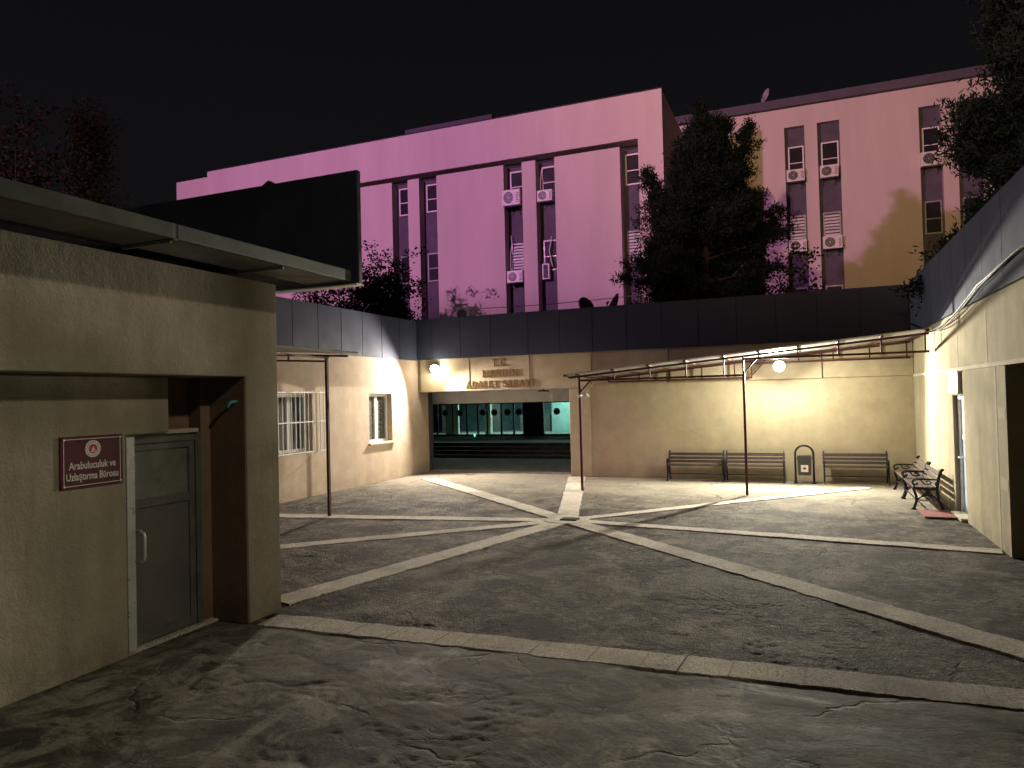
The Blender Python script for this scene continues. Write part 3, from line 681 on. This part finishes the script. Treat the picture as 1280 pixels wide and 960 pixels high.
# ------------------------------------------------------------------ benches
def make_bench(label):
    b = thing('bench', label, 'bench', (0,0,0), 0, 'iron and wood benches under the canopy')
    for sx in (-.585, .585):
        mb = MB()
        def flat(pts, w=.030, t=.028):
            P = [Vector((sx, y, z)) for y, z in pts]
            for a, c in zip(P, P[1:]): 
                d = (c-a).normalized()*.006; mb.bar(a-d, c+d, t, w, up=(1,0,0)) if False else mb.bar(a-d, c+d, w, t, up=(1,0,0))
        flat([(-.21,0),(-.19,.05),(-.165,.12),(-.165,.2),(-.185,.27),(-.2,.315)], .036)              # front leg
        flat([(.20,0),(.175,.06),(.145,.14),(.13,.22),(.12,.31),(.135,.42),(.16,.52),(.185,.60),(.20,.62),(.215,.61)], .040)  # rear leg + upright
        flat([(-.21,.32),(-.12,.325),(0,.312),(.12,.315)], .036)                                     # seat rail
        flat([(-.165,.14),(-.09,.20),(0,.225),(.08,.20),(.14,.13)], .022)                            # lower arch
        flat([(-.08,.21),(-.03,.26),(.0,.31)], .018); flat([(.06,.21),(.03,.26),(0,.31)], .018)
        flat([(.15,.46),(.06,.465),(-.06,.47),(-.15,.468),(-.2,.45),(-.215,.415),(-.195,.385),(-.16,.385),(-.145,.41)], .026)   # scroll arm
        flat([(-.195,.385),(-.19,.35),(-.2,.32)], .024); flat([(-.1,.46),(-.06,.40),(-.0,.385),(.05,.41),(.02,.44),(-.02,.43)], .016)
        flat([(-.235,.0),(-.18,.0)], .022); flat([(.16,0),(.23,0)], .022)
        mb.build('end_frame', M['iron'], b, local=True)
    mb = MB()
    for (y, z, h) in ((.125,.405,.055), (.15,.48,.055), (.175,.56,.065)): 
        mb.bar((-.61,y-.02,z), (.61,y-.02,z), .022, h, up=(0,.25,1))
    mb.build('backrest', M['wood'], b, local=True, bevel=.004)
    mb = MB()
    for y in (-.17,-.09,-.01,.07): mb.box(-.61,.61,y-.033,y+.033,.328,.350)
    mb.build('seat', M['wood'], b, local=True, bevel=.004)
    mb = MB(); mb.bar((-.585,.06,.13), (.585,.06,.13), .02); mb.bar((-.585,-.165,.15), (.585,-.165,.15), .016); mb.build('stretcher', M['iron'], b, local=True)
    return b
b0 = make_bench('bench against the back wall, left end of the row beside the entrance')
b0.location = (-2.22, 16.12, .004)
dup(b0, (-.985,16.12,.004), 0, 'bench against the back wall behind the canopy pole, left of the litter bin')
dup(b0, (.96,16.12,.004), 0, 'bench against the back wall between litter bin and corner')
dup(b0, (1.78,13.43,.004), -PI/2, 'bench along the right-hand wall beside the red doormat, nearer of the two')
dup(b0, (1.78,14.72,.004), -PI/2, 'bench along the right-hand wall next to the corner, farther of the two')

# ------------------------------------------------------------------ litter bin
lb = thing('litter_bin', 'dark litter bin hung in a tall hooped tube frame by the back wall', 'litter bin', (0,16.0,0))
pts = [(-.175,16.0,.02),(-.175,16.0,.60)] + [(-.175*math.cos(a), 16.0, .60+.175*math.sin(a)) for a in np.linspace(.15, PI-.15, 14)] + [(.175,16.0,.60),(.175,16.0,.02)]
MB().tube(pts, .022, 10).build('hoop', M['iron'], lb, smooth=True)
mb = MB()
for x in (-.175,.175): mb.box(x-.035,x+.035,15.86,16.14,0.004,.03)
mb.build('foot', M['iron'], lb, bevel=.004)
mb = MB(); mb.prism([(-.125,15.9,.17),(.125,15.9,.17),(.14,15.9,.57),(-.14,15.9,.57)], (0,.2,0)); mb.bar((-.17,16.0,.5), (.17,16.0,.5), .02)
mb.build('bucket', M['lamp_case'], lb, bevel=.008)
MB().box(-.07,.07,15.892,15.897,.24,.38).build('notice', M['paper'], lb)
MB().box(-.03,.03,15.886,15.891,.29,.335).build('notice_mark', M['mat_red'], lb)

# ------------------------------------------------------------------ lamps
def flood(label, loc, aim):
    f = thing('flood_lamp', label, 'lamp', loc)
    L = Vector(loc); d = Vector(aim).normalized(); s = d.cross(Vector((0,0,1))).normalized(); u = s.cross(d)
    P = lambda a, b, c: L + s*a + u*b + d*c
    mb = MB(); mb.add([P(a,b,c) for c in (-.07,0) for a, b in ((-.10,-.10),(.10,-.10),(.10,.10),(-.10,.10))], [(0,3,2,1),(4,5,6,7),(0,1,5,4),(1,2,6,5),(2,3,7,6),(3,0,4,7)])
    mb.build('housing', M['lamp_case'], f, bevel=.006)
    mb = MB(); mb.disc(P(0,0,.002), d, .105, .012, 28)
    mb.build('lens', M['lamp_face'], f)
    return f, L + d*.05, d
f1, l1, d1 = flood('bright flood lamp fixed to the lintel at the left end of the entrance', (-8.72,16.27,2.71), (.47,-.84,-.40))
MB().bar((-8.72,16.31,2.70), (-8.72,16.39,2.70), .04).build('bracket', M['lamp_case'], f1)
hl = thing('flood_lamp', 'bright round lamp hanging under the canopy roof in front of the back wall', 'lamp', (-.42,15.6,2.46))
mb = MB()
for i in range(9):
    pass
bm = bmesh.new(); bmesh.ops.create_uvsphere(bm, u_segments=20, v_segments=12, radius=.11)
mb.add([tuple(v.co + Vector((-.42,15.6,2.42))) for v in bm.verts], [tuple(v.index for v in f.verts) for f in bm.faces]); bm.free()
bulb = mb.build('bulb', M['lamp_face'], hl, smooth=True)
bulb.visible_shadow = True
MB().tube([(-.42,15.6,2.50),(-.42,15.6,2.54),(-.42,15.6,2.545),(-.42,15.6,sz(-.42)-.0)], [.05,.05,.018,.018], 12).build('holder', M['lamp_case'], hl)

# ------------------------------------------------------------------ main building, two blocks
def hanging_panel(mb, x0, x1, y0, y1, z0, z1): mb.box(x0, x1, y0, y1, z0, z1)
pa = thing('courthouse_block', 'tall block with deep roof frame and narrow window strips, washed in pink light', 'building', (-14, 27, 0))
mb = MB()
mb.box(-23.9,-4.06,24.0,25.0,10.60,12.16); mb.box(-25.7,-23.9,24.0,25.0,10.60,11.93)
mb.box(-4.90,-4.06,24.0,25.0,0,10.60)
mb.box(-4.3,-4.06,25.0,31.0,0,12.16); mb.box(-25.7,-25.45,25.0,31.0,0,11.93)
mb.build('wall', M['pink'], pa)
mb = MB()
for a, b in ((-25.7,-14.65),(-13.94,-13.44),(-12.68,-9.91),(-9.19,-8.66),(-7.94,-5.57)): mb.box(a, b, 24.14, 24.7, 2.6, 10.46)
mb.build('wall_panel', M['pink'], pa)
MB().box(-25.45,-4.31,25.0,31.0,11.6,11.7).build('roof', M['roof'], pa)
MB().box(-25.7,-4.04,23.97,25.03,12.163,12.20).build('coping', M['joint'], pa) if False else MB().box(-23.92,-4.04,23.975,25.03,12.163,12.195).build('coping', M['joint'], pa)
MB().box(-15.2,-11.2,26.2,29.0,11.7,13.32).build('roof_hut', M['strip'], pa)
MB().box(-25.4,-4.95,24.62,24.68,10.45,10.598).build('recess_shade_strip', M['joint'], pa)  # black strip stands in for the shade under the roof beam
def strip_win(parent, x0, x1, yf, ztop, wins, zb=3.0, blinds=()):
    st = MB().box(x0, x1, yf, yf+.1, zb, ztop).build('window_strip', M['strip'], parent)
    for k, (za, zc) in enumerate(wins):
        w = x1-x0; a, b = x0+.16*w, x1-.06*w
        mb = MB(); mb.box(a, a+.045, yf-.05, yf-.003, za, zc); mb.box(b-.045, b, yf-.05, yf-.003, za, zc); mb.box(a+.045, b-.045, yf-.05, yf-.003, zc-.05, zc); mb.box(a+.045, b-.045, yf-.05, yf-.003, za, za+.045)
        mb.box(a+.045, b-.045, yf-.046, yf-.003, za+.45*(zc-za), za+.45*(zc-za)+.03)
        f = mb.build('window', M['alu_dirty' if k else 'pvc'], st)
        if (k in blinds):
            m2 = MB(); n = 9
            for q in range(n): zz = za+.06+(zc-za-.12)*q/n; m2.box(a+.05, b-.05, yf-.04, yf-.012, zz, zz+.07)
            m2.build('blind', M['blind'], f)
        else: MB().box(a+.04, b-.04, yf-.025, yf-.008, za+.04, zc-.04).build('pane', M['glass_dark'], f)
for i, (a, b) in enumerate(((-14.65,-13.94),(-13.44,-12.68),(-9.91,-9.19),(-8.66,-7.94),(-5.57,-4.90))):
    strip_win(pa, a, b, 24.55, 10.45, [(9.2,10.28),(6.5,7.6)], blinds=(1,) if i in (2,4) else ())
pb = thing('courthouse_block', 'long tall block behind the pine tree with plain facade and flat dark roof edge', 'building', (3, 31, 0))
mb = MB(); ss = [(-.34,.38),(.83,1.61),(4.23,4.94),(5.42,6.2),(9.0,9.75)]
x = -4.6
for a, b in ss: mb.box(x, a, 29.6, 30.2, 0, 12.12); x = b
mb.box(x, 16, 29.6, 30.2, 0, 12.12); mb.box(-4.6, 16, 29.6, 30.2, 12.12, 12.86)
mb.build('wall', M['pink'], pb)
mb = MB(); mb.box(-4.6,16.2,29.40,30.6,12.865,13.20); mb.build('roof_edge', M['strip'], pb, bevel=.02)
MB().box(-4.6,16,30.2,36,12.3,12.4).build('roof', M['roof'], pb)
for i, (a, b) in enumerate(ss): strip_win(pb, a, b, 29.85, 12.118, [(10.2,11.4),(7.5,8.7),(4.9,5.9)], blinds=(1,) if i in (0,1) else ())

# air conditioners
def make_ac(label):
    a = thing('air_conditioner', label, 'air conditioner', (0,0,0), 0, 'outdoor units on the building facades')
    MB().box(-.32,.32,-.13,.13,0,.46).build('casing', M['ac_white'], a, local=True, bevel=.014)
    mb = MB(); mb.disc((-.09,-.131,.23), (0,-1,0), .175, .008, 28); mb.build('fan_opening', M['ac_dark'], a, local=True)
    mb = MB()
    for r in (.175,.13,.085): mb.disc((-.09,-.14,.23), (0,-1,0), r, .006, 28, r0=r-.010)
    mb.disc((-.09,-.14,.23), (0,-1,0), .035, .009, 14)
    for k in range(3):
        t = PI*k/3; mb.bar((-.09-.17*math.cos(t),-.143,.23-.17*math.sin(t)), (-.09+.17*math.cos(t),-.143,.23+.17*math.sin(t)), .006, .008)
    mb.build('fan_guard', M['alu_dirty'], a, local=True)
    mb = MB()
    for k in range(6): mb.box(.19,.29,-.134,-.129,.08+.05*k,.10+.05*k)
    mb.build('vent_slats', M['ac_dark'], a, local=True)
    mb = MB()
    for x in (-.2,.2): mb.bar((x,-.12,-.02), (x,.28,-.02), .025); mb.bar((x,-.02,-.02), (x,.28,-.22), .02)
    mb.build('bracket', M['lamp_case'], a, local=True)
    mb = MB(); mb.tube([(.32,.02,.12),(.38,.04,.10),(.39,.06,-.05),(.33,.1,-.12),(.24,.1,-.08),(.2,.24,-.06)], .014, 6); mb.build('hose', M['rubber'], a, local=True)
    return a
a0 = make_ac('largest outdoor unit, high on the pink block left of the centre panel'); a0.location = (-9.58,24.12,8.90); a0.scale = (1.08,1.08,1.25)
def ac(loc, label, s=1.0, rz=0):
    o = dup(a0, loc, rz, label); o.scale = (s,s,s); return o
ac((-8.33,24.22,8.93), 'small outdoor unit with pinkish fan, right of the largest unit on the pink block', .88)
ac((-9.54,24.20,6.10), 'outdoor unit below the slatted lower window of the pink block', .95)
ac((.02,29.55,9.95), 'outdoor unit under the upper window of the far block, first strip right of the pine', 1.0)
ac((1.20,29.55,9.95), 'outdoor unit under the upper window of the far block, second strip from the pine', 1.0)
ac((.02,29.55,7.24), 'outdoor unit under the lower window of the far block, first strip right of the pine', 1.0)
ac((1.24,29.55,7.24), 'outdoor unit under the lower window of the far block, second strip from the pine', 1.05)
ac((4.58,29.55,9.90), 'outdoor unit on the far block partly behind the right-hand conifer', 1.1)
ac((-8.33,17.4,4.01), 'outdoor unit standing on the roof edge above the entrance', .8)
vb = thing('vent_box', 'narrow white framed vent hanging on the dark strip of the pink block', 'vent', (-8.42,24.35,6.2))
mb = MB(); mb.box(-8.55,-8.29,24.30,24.50,6.16,6.20).box(-8.55,-8.29,24.30,24.50,6.68,6.72).box(-8.55,-8.51,24.30,24.50,6.20,6.68).box(-8.33,-8.29,24.30,24.50,6.20,6.68); mb.build('frame', M['ac_white'], vb)
mb = MB(); mb.box(-8.51,-8.33,24.33,24.48,6.20,6.68); mb.build('louvre', M['ac_dark'], vb)
MB().bar((-8.42,24.45,6.4), (-8.42,24.56,6.4), .06).build('bracket', M['lamp_case'], vb)
for k, (pts, lab) in enumerate([([(-8.52,24.42,10.2),(-8.56,24.4,9.8),(-8.58,24.38,9.4),(-8.5,24.3,9.2)], 'pale refrigerant pipe down to the pinkish-fan unit'),
                       ([(-9.78,24.42,7.9),(-9.74,24.4,7.6),(-9.80,24.38,7.2),(-9.80,24.38,6.7),(-9.76,24.3,6.4)], 'pale pipe beside the slatted lower window of the pink block'),
                       ([(-8.2,24.42,7.7),(-8.3,24.4,7.2),(-8.25,24.4,6.9),(-8.18,24.38,6.6)], 'thin pale pipe above the narrow framed vent')]):
    o = MB().tube(pts, .018, 6).build('refrigerant_pipe', M['white_wire']); tag(o, lab, 'pipe', 'pipes on the pink block')
# roof clutter on the back wing
mb = MB(); pts = [(-9.4+(5.7)*t, 18.3, 4.48-.06*math.sin(PI*t)) for t in np.linspace(0, 1, 24)]; mb.tube(pts, .010, 5)
for x in (-9.4,-3.7): mb.tube([(x,18.3,3.72),(x,18.3,4.52)], .018, 6)
o = mb.build('roof_wire', M['white_wire']); tag(o, 'thin pale wire strung between two posts above the back roof', 'wire')
def dish(label, loc, aim, r, mat):
    t = thing('satellite_dish', label, 'satellite dish', loc); d = Vector(aim).normalized(); a = d.orthogonal().normalized(); b = d.cross(a)
    c = Vector(loc) + Vector((0,0,r*1.1)); mb = MB(); N = 26; rings = 6; vs = [c]; 
    for i in range(1, rings+1):
        for k in range(N): rr = r*i/rings; vs.append(c + d*(rr*rr/r*.32) + (a*math.cos(2*PI*k/N) + b*math.sin(2*PI*k/N))*rr)
    vs2 = [v - d*.012 for v in vs]; fs = []
    for q, base in ((1, 0), (-1, len(vs))):
        for k in range(N): fs.append((base, base+1+k, base+1+(k+1) % N)[::q])
        for i in range(rings-1):
            for k in range(N): fs.append((base+1+i*N+k, base+1+(i+1)*N+k, base+1+(i+1)*N+(k+1) % N, base+1+i*N+(k+1) % N)[::q])
    e = 1+(rings-1)*N
    for k in range(N): fs.append((e+k, e+(k+1) % N, len(vs)+e+(k+1) % N, len(vs)+e+k))
    mb.add(vs+vs2, fs); mb.build('reflector', mat, t, smooth=True)
    tip = c + d*r*.9; low = c - b*r*.0 + Vector((0,0,-r*.9)) + d*.1
    MB().tube([low, tip - Vector((0,0,.25*r))], .012, 6).tube([tip - Vector((0,0,.25*r)), tip-d*.06], .028, 8).build('feed_arm', M['lamp_case'], t)
    MB().tube([Vector(loc), Vector(loc)+Vector((0,0,r*.7)), c - d*.03], .02, 8).build('mast', M['lamp_case'], t)
    return t
dish('dark tilted satellite dish on the back roof, left of the two beside the pine', (-5.02,17.4,3.85), (.5,.75,.55), .26, M['dish_dark'])
dish('dark upright satellite dish on the back roof, closer to the pine tree', (-4.22,17.4,3.82), (-.6,-.35,.35), .29, M['dish_dark'])
dish('pale satellite dish on the roof edge of the far block', (-.92,29.5,13.14), (-.80,-.5,.25), .27, M['dishm'])

# ------------------------------------------------------------------ trees
def blades(centers, n, spread, ln, wd, seed, droop=0., vert=0.):
    r = np.random.default_rng(seed); C = np.repeat(centers, n, 0); m = len(C)
    sp = np.repeat(spread, n)[:, None] if np.ndim(spread) else spread
    P = C + r.normal(0, 1, (m,3))*sp*np.array([1,1,.7])
    d = r.normal(0, 1, (m,3)); d[:,2] += vert; d /= np.linalg.norm(d, axis=1)[:, None]
    s = np.cross(d, r.normal(0, 1, (m,3))); s /= np.linalg.norm(s, axis=1)[:, None]
    L = ln*r.uniform(.6, 1.3, (m,1)); W = wd*r.uniform(.6, 1.3, (m,1)); P[:,2] -= droop*r.random(m)
    V = np.stack([P - s*W*.5, P + d*L*.5 - s*W, P + d*L, P + d*L*.5 + s*W], 1).reshape(-1, 3)
    return V
def mesh_quads(name, V, mat, parent):
    w = parent.location; V = V - np.array([w.x, w.y, w.z]); me = bpy.data.meshes.new(name); n = len(V)//4
    me.vertices.add(4*n); me.vertices.foreach_set('co', V.astype(np.float32).ravel()); me.loops.add(4*n)
    me.loops.foreach_set('vertex_index', np.arange(4*n, dtype=np.int32)); me.polygons.add(n)
    me.polygons.foreach_set('loop_start', np.arange(0, 4*n, 4, dtype=np.int32)); me.update(calc_edges=True); me.materials.append(mat)
    o = bpy.data.objects.new(name, me); COL.objects.link(o); o.parent = parent; return o
def conifer(name, label, base, top, lean, half, seed, nb=70, per=13, tuft=34, z_low=.18, mat='needle', spires=(), ln=.13):
    t = thing(name, label, 'tree', base); r = random.Random(seed); B = Vector(base); H = top - B.z
    ax = lambda f: B + Vector((lean[0]*f*f, lean[1]*f*f, H*f))
    tr = MB(); tr.tube([ax(f) for f in (0,.15,.3,.5,.7,.85,.97)], [.17,.15,.13,.10,.07,.045,.02], 10)
    cents = []; spr = []
    stems = [(ax, 1.0, 0)] 
    for k in range(nb):
        f = z_low + (1-z_low)*(k/nb)**.9; p = ax(f); a = r.uniform(0, 2*PI)
        prof = half(f); L = prof*r.uniform(.62, 1.12)
        d = Vector((math.cos(a), math.sin(a), 0)); pts = [p + d*L*u + Vector((0,0, (.22*L*u - .30*L*u*u + .25*L*u**3))) for u in (0,.35,.7,1)]
        tr.tube(pts, [.035,.026,.016,.007], 5)
        for q in range(per):
            u = .10 + .90*r.random()**.6; c = p + d*L*u + Vector((0,0, .22*L*u - .30*L*u*u + .25*L*u**3))
            cents.append((c.x + r.gauss(0,.14), c.y + r.gauss(0,.14), c.z + r.gauss(0,.12))); spr.append(.085+.05*r.random())
    for (bx, by, z0, z1, w) in spires:
        n = int((z1-z0)*34)
        for q in range(n):
            u = q/n; c = (B.x+bx*(.55+.45*u) + r.gauss(0, w*(1-u*.75)), B.y+by + r.gauss(0, w*(1-u*.75)), z0+(z1-z0)*u + r.gauss(0,.08)); cents.append(c); spr.append(.08)
        tr.tube([ax(max(.1, (z0-B.z)/H-.12)), (B.x+bx*.55, B.y+by, z0), (B.x+bx, B.y+by, z1-.1)], [.06,.045,.012], 6)
    tr.build('trunk', M['bark'], t)
    V = blades(np.array(cents), tuft, np.array(spr), ln, .017, seed, vert=.5)
    mesh_quads('crown', V, M[mat], t); return t
conifer('pine_tree', 'big dark pine standing in front of the pink blocks', (-2.45,20.6,0), 9.4, (.2,0), lambda f: max(.25, 2.15*min(1, (1.02-f)/.42)**.8*(.86 if f < .45 else 1)), 5, nb=130, per=18, tuft=64, z_low=.30,
        spires=((.02,0,8.6,10.0,.30), (1.32,.1,7.6,9.3,.26), (-1.5,-.2,6.7,8.3,.26), (2.0,.2,5.5,6.9,.26), (-1.75,.1,4.6,5.8,.3), (.6,.2,8,9.4,.25)))
conifer('conifer_tree', 'tall dark conifer rising behind the right-hand wing, cut by the frame', (3.75,14.4,0), 10.6, (.1,0), lambda f: max(.2, 1.95*(1.05-f)**.55*(.85+.3*math.sin(f*23))), 9, nb=120, per=16, tuft=60, z_low=.22)
conifer('conifer_tree', 'dimly orange-lit conifer behind the near office roof', (-12.1,9.3,0), 7.35, (0,0), lambda f: max(.10, .95*(1.02-f)**.8), 14, nb=60, per=8, tuft=22, z_low=.45, mat='leafB', ln=.08)
def bush(name, label, base, rad, h, seed, mat, n=240, tuft=26):
    t = thing(name, label, 'tree', base); r = random.Random(seed); B = Vector(base); tr = MB(); cents = []
    tr.tube([B, B+Vector((.05,0,h*.45)), B+Vector((0,.05,h*.75))], [.09,.07,.03], 8)
    for k in range(12):
        a = r.uniform(0, 2*PI); p = B + Vector((math.cos(a)*rad*.75*r.random(), math.sin(a)*rad*.75*r.random(), h*r.uniform(.62,1)))
        tr.tube([B+Vector((0,0,h*.4)), (B+Vector((0,0,h*.5))+p)/2+Vector((0,0,.1)), p], [.04,.025,.008], 5)
        for q in range(n//12): cents.append((p.x+r.gauss(0,rad*.26), p.y+r.gauss(0,rad*.26), p.z+r.gauss(0,h*.09)))
    tr.build('trunk', M['bark'], t); mesh_quads('crown', blades(np.array(cents), tuft, .12, .10, .035, seed), M[mat], t)
bush('leafy_tree', 'dark leafy tree behind the windowed wing, in front of the pink block', (-12.6,20.2,0), 1.25, 5.75, 3, 'leafA', 560, 34)
bush('leafy_tree', 'orange-lit leafy tree at the left edge behind the office roof', (-13.9,9.2,0), .85, 6.9, 8, 'leafB', 200, 18)
bush('leafy_tree', 'dark bushy tree in the gap between the black parapet and the windowed wing', (-15.6,20.6,0), 1.7, 5.9, 23, 'leafA', 520)
bush('shrub', 'low dark shrub poking above the back roof at the foot of the pine', (-.3,20.4,0), .9, 5.2, 17, 'leafA', 160)

# ------------------------------------------------------------------ lights
def lamp(kind, name, loc, energy, col, aim=None, **kw):
    l = bpy.data.lights.new(name, kind); l.energy = energy; l.color = col
    for k, v in kw.items(): setattr(l, k, v)
    o = bpy.data.objects.new(name, l); COL.objects.link(o); o.location = loc
    if aim is not None: o.rotation_euler = (-Vector(aim)).to_track_quat('Z', 'Y').to_euler()
    return o
lamp('SPOT', 'flood_light', l1, 2400, (1,.88,.75), d1, spot_size=math.radians(150), spot_blend=.36, shadow_soft_size=.08)
lamp('POINT', 'flood_light_spill', l1 + d1*.10, 45, (1,.88,.72), shadow_soft_size=.08)
lamp('SPOT', 'canopy_light', (-.42,15.44,2.36), 2600, (1,.94,.78), (-.08,-1,-.24), spot_size=math.radians(178), spot_blend=.30, shadow_soft_size=.035)
lamp('POINT', 'canopy_light_spill', (-.42,15.47,2.36), 300, (1,.94,.77), shadow_soft_size=.035)
lamp('SPOT', 'pink_floodlight', (-16.5,0,12.4), 22500, (1,.40,.84), Vector((-8.5,26,14))-Vector((-16.5,0,12.4)), spot_size=math.radians(104), spot_blend=.45, shadow_soft_size=.25)
lamp('SPOT', 'amber_floodlight', (-4.3,-16,9), 37000, (1,.60,.30), Vector((4.5,28,17))-Vector((-4.3,-16,9)), spot_size=math.radians(46), spot_blend=.9, shadow_soft_size=.2)
lamp('SPOT', 'added_fill_light', (6.5,2,9), 1550, (1,.89,.66), Vector((-4,4,0))-Vector((6.5,2,9)), spot_size=math.radians(100), spot_blend=.6, shadow_soft_size=.35)  # unseen lamp added as fill for the office wall and near ground
for x, y in ((-13.2,27.6),(-11.0,28.6),(-8.6,27.2)):
    lamp('AREA', 'hall_light', (x, y, 2.42), 125, (.66,1,.90), (0,0,-1), shape='RECTANGLE', size=1.4, size_y=.2)

ml = thing('light_mast', 'tall mast with a floodlight aimed at the pink block and an added light-blocking hood', 'light mast', (-16.8,-.3,0))
MB().tube([(-16.8,-.3,0),(-16.8,-.3,12.2)], [.14,.08], 12).build('pole', M['alu_dirty'], ml)
MB().box(-17.0,-16.6,-.32,-.12,12.2,12.6).build('housing', M['lamp_case'], ml, bevel=.02)
mb = MB(); fan = [(-16.55 + R_*math.sin(a), -.02 + R_*math.cos(a), 12.2 - .24*R_) for R_ in (.4, 3.2) for a in np.linspace(-1.2, 1.5, 12)]
mb.add(fan + [(x, y, z-.02) for x, y, z in fan], [(i, i+1, i+13, i+12) for i in range(11)] + [(24+i, 36+i, 37+i, 25+i) for i in range(11)] + [(12+i, 13+i, 37+i, 36+i) for i in range(11)] + [(i, 24+i, 25+i, i+1) for i in range(11)])
mb.build('light_blocking_hood', M['lamp_case'], ml)  # wide unseen hood, added to keep pink light off the low fascias

# ------------------------------------------------------------------ world: night sky, sun well below the horizon
w = bpy.data.worlds.new('World'); scene.world = w; w.use_nodes = True; nt = w.node_tree
bg = nt.nodes['Background']; sky = nt.nodes.new('ShaderNodeTexSky'); sky.sky_type = 'NISHITA'; sky.sun_disc = False
sky.sun_elevation = math.radians(-8); sky.sun_rotation = math.radians(200)
mx = nt.nodes.new('ShaderNodeMix'); mx.data_type = 'RGBA'; mx.blend_type = 'ADD'; mx.inputs[0].default_value = 1
nt.links.new(sky.outputs[0], mx.inputs[6]); tcw = nt.nodes.new('ShaderNodeTexCoord'); sw = nt.nodes.new('ShaderNodeSeparateXYZ'); rw_ = nt.nodes.new('ShaderNodeValToRGB')
nt.links.new(tcw.outputs['Generated'], sw.inputs[0]); nt.links.new(sw.outputs[2], rw_.inputs[0])
e = rw_.color_ramp.elements; e[0].position = 0; e[0].color = (.095,.080,.085,1); e[1].position = .55; e[1].color = (.052,.052,.066,1)
nt.links.new(rw_.outputs[0], mx.inputs[7])
nt.links.new(mx.outputs[2], bg.inputs['Color']); bg.inputs['Strength'].default_value = .065

# ------------------------------------------------------------------ camera
f_px, pit, rol, yaw = 894.63, math.radians(1.1448), math.radians(-1.4112), math.radians(-22.0415)
cy, sy = math.cos(yaw), math.sin(yaw)
fw = Vector((sy*math.cos(pit), cy*math.cos(pit), math.sin(pit))); r0 = Vector((cy,-sy,0)); u0 = r0.cross(fw)
r = r0*math.cos(rol) + u0*math.sin(rol); u = -r0*math.sin(rol) + u0*math.cos(rol)
cam = bpy.data.cameras.new('camera'); cam.sensor_width = 36; cam.lens = f_px/1280*36; cam.clip_end = 3000; cam.clip_start = .05
co = bpy.data.objects.new('camera', cam); COL.objects.link(co)
co.matrix_world = Matrix(((r.x,u.x,-fw.x,0),(r.y,u.y,-fw.y,0),(r.z,u.z,-fw.z,1.9),(0,0,0,1)))
scene.camera = co

# ------------------------------------------------------------------ to metres
done = set()
for o in bpy.data.objects:
    if o.type == 'MESH' and o.data.name not in done:
        done.add(o.data.name); o.data.transform(Matrix.Scale(K, 4))
    o.location = o.location * K

scene.view_settings.view_transform = 'Standard'; scene.view_settings.look = 'None'
scene.view_settings.exposure = .2; scene.view_settings.gamma = 1; scene.view_settings.use_curve_mapping = False
scene.render.engine = 'CYCLES'; scene.cycles.use_denoising = True; scene.cycles.max_bounces = 8; scene.cycles.diffuse_bounces = 4
scene.cycles.sample_clamp_indirect = 4; scene.cycles.caustics_reflective = False; scene.cycles.caustics_refractive = False
